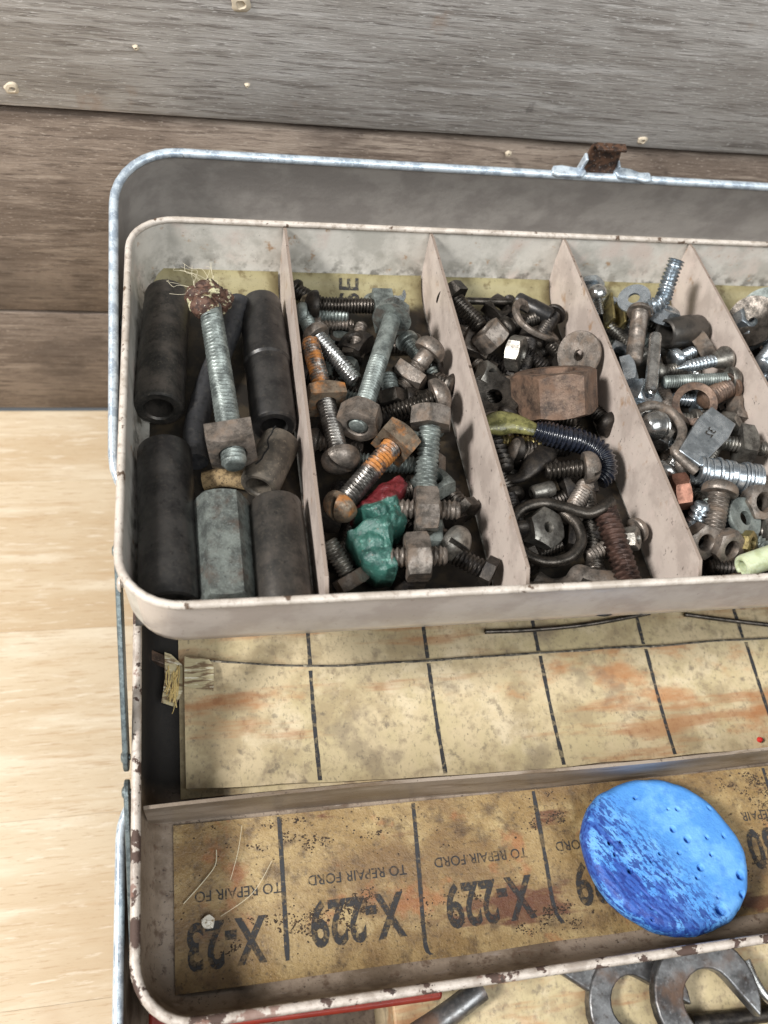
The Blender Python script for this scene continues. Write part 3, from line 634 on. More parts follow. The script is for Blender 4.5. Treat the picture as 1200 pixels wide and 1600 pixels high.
washer('blue-grey cupped washer beside the second divider', (108.7, 91.6, 11), (-.1, -.2, .97), 9.5, 3.0, 1.1, 'dark_steel', 2.4)
# soft plastic fishing lure
lc = U((101.9, 74.6, 16)); LP = [(98, 72, 17), (103.8, 73.7, 17), (109.5, 73.5, 17.5), (115.2, 71.4, 17.5), (120.6, 69.4, 17), (127.4, 67.4, 16.5), (135.1, 65.8, 15.5), (141, 62.2, 14), (142.4, 56.7, 11), (139.2, 53.4, 9)]
lure = empty('fishing_lure', 'soft plastic fishing lure with olive tail and ribbed dark body', 'lure', Tm(lc))
Q = smooth_path([U(p) - lc for p in LP], 10)
n1 = 34
mk('tail', *sweep(Q[:n1 + 2], [1.2 + 3.6 * math.sin(min(1, i / 12) * math.pi / 2) - max(0, i - 14) * .11 for i in range(n1 + 2)], 16, ratio=.62), 'lure_olive', lure, Tm(lc), sharp=80)
Q2 = smooth_path([U(p) - lc for p in LP], 40)[n1 * 4:]
mk('body', *sweep(Q2, [2.6 + 1.5 * min(1, i / 30) + .38 * math.sin(i * .72) - max(0, i - 190) * .025 for i in range(len(Q2))], 16), 'lure_blue', lure, Tm(lc), sharp=80)
bolt('brass-toned coarse screw half hidden under the fishing lure', (120, 71.5, 9), (107.5, 72.2, 9), 6, ('pan', 9, 3), pitch=1.9, mat='brass', name='screw')
bolt('black coarse screw under the lure beside the second divider', (106.1, 73.1, 8), (107.5, 60.6, 7), 7, ('pan', 10, 3), pitch=2.1, mat='grimy_steel', name='screw')
bolt('brown slotted round-headed screw pointing at the second divider', (132.1, 54.9, 15), (119.4, 56.1, 12), 6.2, ('slot_dome', 11.5, 6), pitch=1.5, mat='dark_steel', hmat='brown_steel', roll=30, name='machine_screw')
wire('grey bent steel lever with a flat end above the wire ring', [(106.6, 57.7, 6), (111, 56.6, 8), (115.4, 59.5, 10), (120.6, 63.8, 11), (122.1, 66.2, 11)], [1.6, 1.7, 1.8, 1.8, 1.9, 2, 2, 2.1, 2.2, 2.4, 2.6, 2.8, 3, 3.2, 3.4, 3.6, 3.8, 4, 4.2, 4.4, 4.5, 4.6, 4.6, 4.6, 4.6, 4.6, 4.6, 4.5, 4.5, 4.4, 4.4, 4.3, 4.2], 'grimy_steel', 'bent_lever', 'lever', ratio=.6)
socket('small grey steel dowel sleeve above the wire ring', (113.4, 49.3, 8), (122.1, 51.1, 9), 5.6, 2, 'grey_steel', name='sleeve', cat='sleeve', depth=1.5)
wire('thick dark wire ring with a curved tail, around a hex nut', [(136.9, 39.1, 17), (131.9, 35.9, 16.5), (127.1, 35.6, 15), (120.1, 38.8, 14.5), (112.9, 41, 14), (105.4, 39.2, 12.5), (101.7, 33.3, 11), (103.3, 25.1, 10), (109.8, 20.3, 10), (118.3, 21.1, 10.5), (123.7, 25.9, 12), (123.9, 32.4, 13), (120.9, 38.5, 12)], 1.9, 'dark_steel', 'wire_ring', 'ring', n=12)
nut('grey hex nut lying inside the dark wire ring', (112.5, 33.5, 9), (.3, -.35, .88), 'hex', 12.5, 8.6, 2.5, 'grey_steel', 15)
bolt('thin dark threaded rod between the lure and the tray front', (135, 54.3, 8), (128.1, 17.6, 7), 6.4, None, pitch=1.4, mat='dark_steel', name='threaded_rod')
bolt('thick brown rusted lag thread along the third divider', (134.9, 37.1, 14), (136.8, 7.5, 10), 8.6, None, pitch=1.9, mat='dark_rust', name='lag_thread', cat='screw')
wire('brown bent strap near the front of the tray under the wire ring', [(107.6, 17.1, 6), (112, 13.7, 6), (118, 14, 7), (121.9, 17.3, 8), (126, 15.9, 8), (134.5, 14, 8)], 2.6, 'brown_steel', 'bent_strap', 'strap', ratio=.35)
washer('dark flat disc lying at the tray front beside the lag thread', (127.4, 10.4, 6), (0, -.2, 1), 8.5, 1.0, 1.2, 'dark_steel')
wire('brown steel stub by the front end of the second divider', [(100.7, 10.8, 9), (107.6, 10.7, 9)], 2.6, 'brown_steel', 'steel_stub', 'stub', sub=2, n=12)
nut('small grey knurled nut on the foot of the third divider', (141.9, 26.7, 12), (.6, -.3, .5), 'hex', 7, 5, 3, 'grey_steel', 5)

# --- fourth compartment
wire('pale bent lag screw standing up above the back wall', [(180.3, 131.3, 21), (185.7, 132.7, 24), (187.6, 136.2, 27), (189.7, 140.8, 31), (191.4, 144.2, 35)], [2.9 + .55 * math.sin(i * 1.5) for i in range(65)], 'zinc', 'bent_screw', 'screw', n=14, sub=16)
washer('tilted zinc washer beside the bent lag screw', (177.8, 138.9, 19), (-.55, -.1, .8), 6.8, 2.4, 1.2, 'zinc')
bolt('tiny bright round-headed screw peeping over the third divider', (164.3, 143.9, 16), (167.2, 140.3, 10), 4, ('dome', 8, 5), pitch=1, mat='bright_steel', name='screw')
tag(mk('brass_channel', *join(boxm(-7, 7, -3.2, -2.2, 0, 7), boxm(-7, 7, 2.2, 3.2, 0, 7), boxm(-7, 7, -2.2, 2.2, 0, 1)), 'brass', None, Matrix.Translation(U((169.9, 138, 10)) * S) @ Matrix.Rotation(math.radians(80), 4, 'Z') @ Matrix.Rotation(.2, 4, 'X'), bevel=.2), 'short brass coloured channel beside the third divider', 'channel')
bolt('brown flanged bolt with fine worn thread', (177.5, 130.5, 19), (168.4, 106.8, 15), 6.8, ('pan', 10.4, 2.5), pitch=.8, mat='brown_steel', name='flange_bolt')
socket('long pale aluminium pin with flat end', (179.1, 116.8, 20), (168, 88.3, 18), 5.2, .8, 'bright_steel', ((4, -.15),), name='metal_pin', cat='pin', depth=.5)
socket('grey-black steel bushing with wide bore', (205.9, 127.6, 14), (187.5, 123.1, 15), 12, 9, 'black_socket_worn', ((5, .4),), name='bushing', cat='bushing', depth=8)
nut('zinc hex nut behind the grey-black bushing', (189.3, 133.1, 17), (.2, .3, .9), 'hex', 12, 6, 6, 'zinc', 10)
nut('brown domed nut against the fourth divider', (204.1, 118.8, 13), (.7, .1, .6), 'hex', 10, 6, 5, 'brown_steel', 15)
bolt('zinc wood screw with pointed tip', (203.8, 105.7, 18), (183.7, 101.5, 17), 5.2, ('countersunk', 10, 6), pitch=1.7, mat='zinc', hmat='grey_steel', taper=7, name='wood_screw')
bolt('grey machine screw with a round flat head touching the fourth divider', (204.3, 96.1, 17), (177.3, 96.2, 15), 5.2, ('pan', 9.6, 4), pitch=.95, mat='galvanised', hmat='grey_steel', name='machine_screw')
bolt('brown rusted thick screw behind a wavy spring washer', (204.3, 93.6, 15), (191.3, 87.4, 14), 8, ('pan', 11, 3), pitch=1.3, mat='rusty', name='screw')
washer('brown wavy spring washer curling round the rusted screw', (186.2, 84.5, 15), (-.5, -.5, .7), 8.2, 5.4, 1.6, 'rusty', 3.2)
nut('zinc square nut against the third divider', (166.4, 102.2, 13), (.85, -.1, .5), 'square', 11, 5, 5, 'zinc', 0)
nut('small zinc square block nut at the pin\'s flat end', (168.6, 93.3, 12), (.4, -.5, .7), 'square', 8, 6, 4, 'zinc', 30)
wire('brown steel open hook lying over the acorn nut', [(159, 79.3, 18), (166.1, 81, 18.5), (172.5, 77.2, 18.5), (174.1, 69.8, 18), (171, 63.6, 17.5), (167.7, 60, 17.5), (169.5, 56.3, 17), (173.6, 51.2, 16)], 1.75, 'brown_steel', 'steel_hook', 'hook', n=12)
tag(mk('acorn_nut', *join(lathe([(.05, 5.6), (2, 5.3), (3.6, 4.2), (4.8, 2.2), (5.2, 0), (5.6, -.6), (5.0, -1.4), (5.0, -2.4), (5.6, -3), (4.8, -3.8), (.05, -3.8)], 28)), 'bright_steel', None, ax(U((165.2, 74.1, 15)), U((157.7, 70.9, 19))), sharp=50), 'shiny silver acorn nut under the brown hook', 'nut')
# wedge key with stamped 32
wk0 = U((190.8, 73.5, 20)); wk1 = U((171.4, 55.9, 16))
wm = ax(wk0, wk1, 0)
LK = (wk1 - wk0).length
wkey = tag(mk('wedge_key', *rings([[(-5.4, -1.6, 0), (5.4, -1.6, 0), (5.4, 1.6, 0), (-5.4, 1.6, 0)], [(-6.4, -2.2, LK * .3), (6.4, -2.2, LK * .3), (6.4, 2.2, LK * .3), (-6.4, 2.2, LK * .3)], [(-4.6, -3.0, LK), (4.6, -3.0, LK), (4.6, 3.0, LK), (-4.6, 3.0, LK)]]), 'zinc', None, wm, bevel=.4, sharp=38), 'flat zinc wedge key stamped 32 lying across the pile', 'key')
lettering('32', wkey, wm, lambda x, y: (.2 - y, 2.62, LK * .42 + x), 4.2, 1.0, 'dark_steel', 0)
for q in (wkey.children):
    q.matrix_basis = q.matrix_basis
bolt('grey square-nutted bolt beside the fourth divider', (185.6, 67.6, 14), (207.3, 62.1, 15), 6.0, None, [(11, 'square', 11.5, 6)], pitch=1.35, mat='grey_steel', nmat='grey_steel', roll=20, name='bolt')
cz = empty('washer_stack', 'stack of bright zinc collars and washers strung in a roll', 'washer stack', ax(U((174.7, 52.8, 15)), U((199.1, 47.3, 15))))
Mz = W[cz]; zz = 0.0
for k, (t, r) in enumerate(((1.6, 5.4), (1.2, 5.8), (1.6, 5.5), (2.6, 5.2), (1.2, 5.7), (1.8, 5.4), (1.4, 5.7), (2.2, 5.3), (3.0, 5.1), (1.2, 5.8), (1.4, 5.9), (1.2, 5.6), (1.6, 5.8), (1.4, 5.9))):
    mk('collar', *lathe([(2.6, zz + .05), (2.6, zz + t - .1), (r - .25, zz + t - .1), (r, zz + t - .35), (r, zz + .3), (r - .25, zz + .05)], 32, True), 'zinc', cz, Mz @ Matrix.Translation(Vector((.25 * math.sin(k * 2.1), .25 * math.cos(k * 1.7), 0)) * S), sharp=40)
    zz += t
nut('copper-brown hex nut on edge against the third divider', (165.3, 43.6, 15), (.9, -.1, .35), 'hex', 11.4, 5.4, 5, 'copper_brown', 5)
bolt('stubby silver coarse screw end pointing up beside the copper-brown nut', (169, 33, 9), (170.1, 37, 17), 7, ('pan', 9, 3), pitch=2.2, mat='zinc', name='screw')
bolt('brown round-headed bolt with full thread standing amid zinc washers', (177.1, 39.9, 18), (172.1, 26.5, 12), 7.6, ('dome', 12.4, 5), pitch=1.4, mat='brown_steel', hmat='brown_steel', name='round_bolt')
washer('zinc flange washer with a yellow stain beside the brown round-headed bolt', (185.9, 33, 12), (.25, -.3, .9), 7.6, 2.6, 2.0, 'galvanised', .8)
nut('rusty speckled hex nut touching the third divider near the tray front', (167.3, 24.9, 12), (.1, -.75, .6), 'hex', 11, 5.2, 5, 'brown_steel', 0)
nut('rusty speckled hex nut beside the pale plastic anchor', (176.4, 22.5, 11), (.2, -.75, .6), 'hex', 11.5, 5.2, 5, 'brown_steel', 30)
nut('brown hex nut at the far right of the zinc flange washer', (194.2, 38.5, 14), (.1, -.5, .8), 'hex', 12, 6, 6, 'brown_steel', 12)
nut('small brass hex nut below the zinc flange washer', (184.6, 24, 11), (.5, -.5, .6), 'hex', 7.5, 5, 3, 'brass', 12)
socket('pale translucent plastic wall anchor at the tray front', (195, 17.9, 14), (177, 13.2, 13), 8, 4, 'plastic_anchor', name='wall_anchor', cat='anchor', depth=4)
bolt('black coarse thread under the rusty nuts at the tray front', (179.6, 16.4, 7), (169.3, 17.4, 7), 6.5, None, pitch=1.4, mat='grimy_steel', name='threaded_stud')
wire('rusty flat strip lying at the tray front below the wall anchor', [(165.9, 9, 9), (174.2, 10.2, 10), (182.3, 10.7, 11)], 2.2, 'rusty', 'rusty_strip', 'strip', ratio=.3)
nut('dark square nut beneath the wedge key', (210.2, 86.4, 10), (.3, -.3, .9), 'square', 11, 6, 5, 'brown_steel', 20)
bolt('short grey bolt beside the fourth divider under the grey machine screw', (210.1, 89.1, 7), (196.4, 81.7, 6), 6, ('hex', 10, 4), pitch=1.3, mat='dark_steel', name='hex_bolt')

# --- fifth compartment, only its corner is in view
washer('large dark cupped disc leaning in the fifth compartment', (229.6, 128.4, 17), (-.75, -.2, .6), 11, 2, 1.6, 'dark_steel', 2)
washer('large blue-grey disc behind the dark cupped disc', (237.6, 132.6, 18), (-.6, -.2, .8), 12, 2, 1.6, 'galvanised', 1)
nut('small zinc nut between the fourth divider and the dark disc', (228, 132.5, 15), (.2, -.3, .9), 'hex', 9, 6, 4, 'zinc', 12)
nut('small zinc nut under the dark cupped disc', (230.1, 126, 11), (.4, -.3, .9), 'hex', 9, 6, 4, 'zinc', 22)
bolt('bright coarse bolt at the edge of the fifth compartment', (238, 118.4, 14), (225.2, 106.4, 14), 8, ('hex', 12, 6), pitch=2, mat='zinc', name='hex_bolt')

for k, (lab, A, B, d, hd, mt) in enumerate((
    ('dark slotted screw lying between the brown round-headed bolt and the second divider', (93.2, 100.6, 9), (87.5, 106.5, 8), 5.6, ('pan', 9, 3), 'dark_steel'),
    ('dark hex bolt under the big bent brown washer', (143.3, 114.7, 9), (138.2, 130.2, 8), 6.4, ('hex', 11, 5), 'dark_steel'),
    ('grimy coarse screw between the lure body and the third divider', (151.3, 81.1, 9), (148.6, 89.3, 7), 6.2, ('pan', 10, 4), 'grimy_steel'),
    ('grey hex bolt beneath the dark wire ring beside the second divider', (108.3, 25.6, 5), (119.8, 30.2, 5), 6, ('hex', 10, 4.5), 'dark_steel'),
    ('short zinc screw under the zinc wood screw', (192, 113.3, 11), (200.1, 116.8, 12), 5, ('pan', 9, 3.5), 'zinc'),
    ('bright screw between the brown hook and the copper-brown nut', (166.4, 57, 10), (174.7, 63.9, 12), 5.4, ('dome', 10, 4.5), 'bright_steel'),
    ('grey threaded bolt beneath the zinc flange washer', (193.9, 30.5, 8), (183.1, 32.1, 8), 6, ('hex', 10.5, 4.5), 'grey_steel'),
    ('grey hex bolt beneath the zinc collar stack', (199.1, 46.6, 9), (187.2, 42, 8), 6, ('hex', 11, 5), 'grey_steel'))):
    bolt(lab, A, B, d, hd, pitch=1.4, mat=mt, roll=15 * k, name='hex_bolt' if hd[0] == 'hex' else 'screw')
# grimy hardware filling the bottom of each compartment
def filler(k, x0, x1, n, mats, lab1, lab2):
    for i in range(n):
        x = rnd.uniform(x0 + 5, x1 - 5); v = 24 + (150 - 24) * ((i + rnd.random()) / n); a = rnd.uniform(0, 2 * math.pi); L = rnd.uniform(14, 24); lay = 3.6 if i % 2 else 8.6
        dx, dv = math.cos(a) * L / 2, math.sin(a) * L / 2
        x = min(max(x, x0 + 5 + abs(dx)), x1 - 5 - abs(dx))
        if i % 3 == 2:
            nut(lab2, (x, v, lay), (rnd.uniform(-.4, .4), rnd.uniform(-.4, .4), 1), 'hex' if i % 2 else 'square', rnd.uniform(9.5, 12.5), 5.5, 5.5, rnd.choice(mats), rnd.uniform(0, 60), group='grimy nuts deep in compartment ' + ORD[k])
        else:
            bolt(lab1, (x - dx, v - dv, lay + 1), (x + dx, v + dv, lay), rnd.uniform(5.2, 7), (rnd.choice(['hex', 'pan', 'dome']), 9, 3.6), pitch=1.4, mat=rnd.choice(mats), name='screw', group='grimy screws deep in compartment ' + ORD[k])
filler(1, 37, 94, 34, ['grimy_steel', 'grimy_steel', 'dark_steel', 'brown_steel', 'galvanised'], 'small grimy screw buried under the bolts around the painted clamp', 'small grimy nut buried under the bolts around the painted clamp')
filler(2, 97, 151, 34, ['grimy_steel', 'grimy_steel', 'dark_steel', 'dark_steel', 'brown_steel'], 'small grimy screw buried under the lure and big rusty nut', 'small grimy nut buried under the lure and big rusty nut')
filler(3, 154, 208, 36, ['grey_steel', 'bright_steel', 'brown_steel', 'zinc', 'zinc', 'galvanised'], 'small screw buried under the zinc hardware and wedge key', 'small nut buried under the zinc hardware and wedge key')
filler(4, 212, 266, 20, ['grey_steel', 'dark_steel', 'zinc', 'galvanised'], 'small screw lying under the dark discs', 'small nut lying under the dark discs')

# ---------------------------------------------------------------- lower tray: printed cards and what lies on them
def sheet(name, label, x0, x1, y0, y1, zf, mat, nx=60, ny=14, th=.5, edge=None):
    V = []; F = []
    def surf(x, y): return (x, y, zf(x, y))
    for j in range(ny + 1):
        for i in range(nx + 1):
            x = x0 + (x1 - x0) * i / nx; t = j / ny
            a = y0(x) if callable(y0) else y0; b = y1(x) if callable(y1) else y1
            V.append(surf(x, a + (b - a) * t))
    n = (nx + 1) * (ny + 1)
    top = list(V); V = top + [(x, y, z - th) for x, y, z in top]
    for j in range(ny):
        for i in range(nx):
            a = j * (nx + 1) + i; F.append((a, a + 1, a + nx + 2, a + nx + 1)); F.append((n + a, n + a + nx + 1, n + a + nx + 2, n + a + 1))
    E_ = [i for i in range(nx + 1)] + [(j + 1) * (nx + 1) - 1 for j in range(1, ny + 1)] + [ny * (nx + 1) + i for i in range(nx - 1, -1, -1)] + [j * (nx + 1) for j in range(ny - 1, 0, -1)]
    for k in range(len(E_)):
        a, b = E_[k], E_[(k + 1) % len(E_)]; F.append((a, n + a, n + b, b))
    o = mk(name, V, F, mat, None, Matrix(), sharp=45)
    return o, surf
def rule(o, surf, P, wd, name='ruled_line'):
    P = smooth_path([Vector((a, b, 0)) for a, b in P], 8); V = []; F = []
    for i, p in enumerate(P):
        q = wd / 2 * (1 + .35 * noise.noise((p.x * .8, p.y * .8, 2)))
        for s in (-q, q):
            a, b, c = surf(p.x + s, p.y); V.append((a, b, c + .1))
    for i in range(len(P) - 1): F.append((2 * i, 2 * i + 1, 2 * i + 3, 2 * i + 2))
    mk(name, V, F, 'ruled_ink', o, Matrix())
fz = lambda x, y: LZ + .9 + .35 * noise.noise((x * .02, y * .03, 5)) + max(0, (8 - y)) ** 2 * .05 * (1 if 10 < x < 60 else .4) + max(0, x + 2 < 0 and 0)
fc, fs = sheet('printed_card', 'stained yellow card with upside-down X-229 repair labels in front compartment', -10.6, 322, lambda x: 2.6 + .5 * noise.noise((x * .03, 1, 1)), 53.6, fz, 'stained_card', 90, 16)
tag(fc, fc.get('label') or 'stained yellow card with upside-down X-229 repair labels in front compartment', 'card')
for P in ([(25.3, 53), (25.2, 30), (25, 8)], [(73.6, 53), (72.4, 30), (71.2, 8), (72.8, 4)], [(119.6, 53), (119.2, 30), (118.8, 14), (121, 8)], [(168, 53), (167, 8)], [(216, 53), (215, 8)], [(264, 53), (263, 8)]):
    rule(fc, fs, P, 1.5)
def ontext(cx, cy, rot=0):
    c, s = math.cos(rot), math.sin(rot)
    def fn(x, y):
        X, Y = -x, -y
        p = fs(cx + X * c - Y * s, cy + X * s + Y * c); return (p[0], p[1], p[2] + .12)
    return fn
for (c, t, sz, wd) in (((5.4, 16.2, 117), 'X-23', 19, .66), ((49.1, 18.3, 117), 'X-229', 19, .66), ((95.9, 18.6, 117), 'X-229', 19, .66), ((144.1, 20.3, 117), 'X-229', 19, .66), ((215.4, 24.9, 117), 'X-230', 19, .66)):
    lettering(t, fc, Matrix(), ontext(c[0], c[1]), sz, wd, 'ink', .028)
for (c, t) in (((10.2, 30.4, 117), 'TO REPAIR FO'), ((50.8, 31.4, 117), 'TO REPAIR FORD'), ((95.4, 32.4, 117), 'TO REPAIR FORD'), ((141.1, 33.1, 117), 'TO REPAIR FORD'), ((211.3, 36.1, 117), 'TO REPAIR')):
    lettering(t, fc, Matrix(), ontext(c[0], c[1]), 4.7, .95, 'ink', .008)
# rear compartment: a lining card, and a loose ruled card on top of it
rz = lambda x, y: LZ + .8 + .3 * noise.noise((x * .02, y * .03, 15))
rc, rsf = sheet('lining_card', 'yellowed ruled card lying flat behind the loose ruled card', -8, 322, 62, 152, rz, 'card', 60, 10)
tag(rc, 'yellowed ruled card lying flat behind the loose ruled card', 'card')
tz = lambda x, y: LZ + 2.2 + .5 * noise.noise((x * .015, y * .02, 25)) + 2.4 * max(0, 1 - (x + 6) / 70) ** 2 * (1 + .6 * math.sin((y - 60) * .07)) + .02 * max(0, 75 - y)
tc_, tsf = sheet('loose_card', 'loose ruled card with rust streaks lying behind the lower tray divider', -6, 322, lambda x: 60.5 + 4.0 * max(0, 1 - (x + 6) / 120) + .4 * noise.noise((x * .05, 3, 3)), lambda x: 105.6 + 6 * max(0, 1 - (x + 6) / 60) ** 1.5 + .5 * noise.noise((x * .04, 7, 3)), tz, 'card', 90, 14, .7)
tag(tc_, 'loose ruled card with rust streaks lying behind the lower tray divider', 'card')
P = [tsf(x, 105.7 + 6 * max(0, 1 - (x + 6) / 60) ** 1.5 + .5 * noise.noise((x * .04, 7, 3))) for x in [-5.5 + 327 * i / 80 for i in range(81)]]
mk('cut_edge', *sweep([(a, b, c - .35) for a, b, c in P], [.55 + .35 * abs(noise.noise((i * .4, 2, 2))) for i in range(81)], 6), 'cut_edge', tc_, Matrix())
for k in range(7):
    x = 40.5 + 46.4 * k
    rule(tc_, tsf, [(x, 61.2 + 4 * max(0, 1 - (x + 6) / 120)), (x - .2, 84), (x + .1, 104.5)], 1.5)
    rule(rc, rsf, [(x + .4, 107), (x + .8, 130), (x + 1, 150)], 1.5)
wire('thin dark steel rod on the rear card under the upper tray', [(112.3, 116.1, 119.3), (132, 115.7, 119.3), (157.5, 116.7, 119.3), (186, 120, 119.3)], .95, 'dark_steel', 'thin_rod', 'rod', fr=G)
wire('thin dark bent rod at the right of the rear card', [(202, 118.5, 119.3), (219.1, 115.2, 119.3), (243.9, 110.8, 119.3)], .95, 'dark_steel', 'thin_rod', 'rod', fr=G)
# torn label scrap with straw fibres, tape flap, bead
sc = Vector((-10.5, 104.1, 121)); SM = Matrix.Translation(sc * S) @ Matrix.Rotation(.35, 4, 'Y') @ Matrix.Rotation(-.1, 4, 'Z')
scrap = empty('torn_scrap', 'torn tape scrap with straw coloured fibres at the end of the loose card', 'scrap', SM)
mk('tape', *prism([(-3, -9), (2, -10), (4.4, -4), (3.6, 6), (-1, 9.5), (-3.6, 10), (-2.6, 0)], 0, .3), 'tape', scrap, SM)
for k in range(16):
    x0, y0 = rnd.uniform(-2, 2.6), rnd.uniform(-2, 6); P = [Vector((x0, y0, .5))]
    for q in range(4): P.append(P[-1] + Vector((rnd.uniform(-1.0, .7), rnd.uniform(-4.2, -1.2), rnd.uniform(-.2, .7))))
    mk('fibre', *sweep(smooth_path(P, 4), rnd.uniform(.14, .3), 5), 'straw', scrap, SM)
tf = Matrix.Translation(Vector((-0.9, 104.9, 124)) * S) @ Matrix.Rotation(-.14, 4, 'X')
V, F = prism([(-5, -5), (5.2, -7.5), (5.6, 2), (4.0, 5.4), (-4.8, 7)], 0, .25)
tag(mk('tape_flap', V, F, 'tape', None, tf), 'streaky brown and white tape flap on the corner of the loose card', 'tape')
for k in range(5):
    pass
tag(mk('wood_chip', *rings([[(-6, -2, 0), (-5, 2.4, 0), (-5, 2, 3), (-6, -1.5, 3)], [(6, -2.6, .4), (6.6, 1.6, .2), (6, 1.2, 2.6), (5.6, -2, 3)]]), 'rusty', None, Matrix.Translation(Vector((-15.6, 113.3, 118)) * S) @ Matrix.Rotation(-.4, 4, 'Z'), bevel=.3), 'dark brown chip in the back left corner of the lower tray', 'chip')
tag(mk('red_bead', *lathe([(.05, -1.2), (.8, -.9), (1.2, 0), (.8, .9), (.05, 1.2)], 14), 'red_bead', None, Tm((216.7, 63.4, 121))), 'tiny red bead on the loose ruled card', 'bead')
# crumbs, crystal, hairs on the front card
for k, (cpx, r) in enumerate((((0.1, 22.4, 119.2), 2.2),)):
    bm = bmesh.new(); bmesh.ops.create_icosphere(bm, subdivisions=2, radius=r)
    for v in bm.verts: v.co *= 1 + .35 * noise.noise(v.co * .9 + Vector((k, 0, 0))); v.co.z *= .6
    V = [tuple(v.co) for v in bm.verts]; F = [tuple(v.index for v in f.verts) for f in bm.faces]; bm.free()
    tag(mk('crystal_crumb', V, F, 'crumb', None, Tm(cpx), sharp=10), 'small pale crystal crumb by the X-23 label', 'crumb')
for k, pts in enumerate(([(3.5, 44.2, 119), (2.9, 39.3, 119), (-1.6, 34.2, 119), (-7.6, 28.7, 118.6)], [(12.4, 51.2, 118.5), (10.7, 42.9, 120), (7.8, 34.3, 118.5)], [(21.9, 38.8, 118.5), (14.9, 29.4, 119.5), (4.2, 23.5, 119)])):
    o = wire('fine pale hair lying across the X-23 label', pts, (.16, .08, .08)[k], 'hair', 'hair', 'hair', fr=G, n=5); o['group'] = 'hairs on the printed card'
# caked dirt on the printed card: thousands of grains, one object
V = []; F = []
for k in range(60000):
    cx, cy = rnd.uniform(-9, 300), rnd.uniform(5, 52.5)
    dn = noise.noise((cx * .045, cy * .07, 31)) + .6 * noise.noise((cx * .16, cy * .2, 3)) + .35 * noise.noise((cx * .6, cy * .6, 8)) + (.22 if abs(cy - 17) < 5 or abs(cy - 41) < 4 else 0)
    if rnd.random() > max(.004, (dn - .40) * 3.0): continue
    r = rnd.uniform(.10, .36) * (1.5 if rnd.random() < .08 else 1); z = fs(cx, cy)[2]; n = len(V); a0 = rnd.random() * 6
    for i in range(5): V.append((cx + r * 1.3 * math.cos(a0 + i * 1.2566), cy + r * math.sin(a0 + i * 1.2566), z - .02))
    V.append((cx, cy, z + r * .7))
    for i in range(5): F.append((n + i, n + (i + 1) % 5, n + 5))
matl('grit', (64, 50, 38), [ly((104, 84, 60), .6, .5, .6), ly((40, 32, 26), 1.4, .5, .6)], rough=.9)
gr = tag(mk('dirt_grains', V, F, 'grit', None, Matrix(), sharp=20), 'crumbly brown dirt scattered over the printed card', 'dirt', kind='stuff')

# blue wax disc
bc = Vector((158.3, 24, 134))
ol = [Vector(q) - bc for q in ((160.6, 52.4, 134), (176, 47.8, 134), (185.9, 34.9, 134), (189.3, 22.5, 134), (185.4, 10.2, 134), (177, 2, 134), (164.7, -2, 134), (151.8, -1.4, 134), (141.5, 3.7, 134), (132.5, 13.6, 134), (129.3, 26.6, 134), (130.7, 37, 134), (137.5, 46.2, 134), (148.8, 51.2, 134))]
pol = sorted((math.atan2(p.y, p.x), math.hypot(p.x, p.y)) for p in ol)
def rad(a):
    a = (a + math.pi) % (2 * math.pi) - math.pi
    for i in range(len(pol)):
        a0, r0 = pol[i]; a1, r1 = pol[(i + 1) % len(pol)]
        if i == len(pol) - 1: a1 += 2 * math.pi; aa = a if a >= a0 else a + 2 * math.pi
        else: aa = a
        if a0 <= aa <= a1:
            t = (aa - a0) / (a1 - a0); t = t * t * (3 - 2 * t) * .5 + t * .5; return r0 + (r1 - r0) * t
    return 28
pits = [(rnd.uniform(-24, 24), rnd.uniform(-24, 22), rnd.uniform(.5, .8)) for k in range(18)] + [(5, 8, 1.1), (9, 4, 1.3), (24, -10, 1.5), (12, -20, 2.0), (22, -16, 1.2), (-16, -4, 1.1), (10, -6, 1.2), (16, -2, .8), (-20, 6, .9)]
NA, NR = 260, 100; rs = []
T_ = 9.0
def disc_pt(i, t, side):
    a = 2 * math.pi * i / NA; R = (rad(a) + rad(a + .06) + rad(a - .06)) / 3 * (1 - .012 + .012 * noise.noise((math.cos(a) * 6, math.sin(a) * 6, 1)))
    x, y = R * t * math.cos(a), R * t * math.sin(a)
    e = max(0.0, (t - .87) / .13); z = T_ / 2 * math.sqrt(max(0, 1 - e ** 2.4)) * (1 if side > 0 else -1)
    if side > 0:
        z += .5 * (1 - t * t) + .40 * noise.noise((x * .06, y * .05, 2)) + .22 * abs(noise.noise(((x + y) * .05, (y - x) * .16, 5)))  + .06 * noise.noise((x * 1.1, y * 1.1, 7))
        rg = .5 * noise.noise((x * .05 + 9, y * .05, 3)) + .5
        z -= .42 * max(0, noise.noise(((x * .8 + y * .6) * 1.1, (y * .8 - x * .6) * .2, 9)) - .05) * min(1.2, max(0, .3 - (x * .84 + y * .54) * .06))
        for px_, py_, pr in pits:
            d2 = (x - px_) ** 2 + (y - py_) ** 2
            if d2 < pr * pr * 4: z -= pr * 3.4 * math.exp(-(d2 / (pr * pr * .6)) ** 2)
    return (x, y, z)
for j in range(1, NR + 1): rs.append([disc_pt(i, j / NR if j < NR * .7 else 1 - (1 - j / NR) ** 1.0, 1) for i in range(NA)])
for j in range(12, 0, -1): rs.append([disc_pt(i, .55 + .45 * j / 12.5, -1) for i in range(NA)])
PHI = math.radians(33)
rs = [[(x * math.cos(PHI) + y * math.sin(PHI), -x * math.sin(PHI) + y * math.cos(PHI), z) for x, y, z in r_] for r_ in rs]
bM = Matrix.Translation((bc + Vector((0, 0, -4.5))) * S) @ Matrix.Rotation(math.radians(-11), 4, 'X') @ Matrix.Rotation(PHI, 4, 'Z')
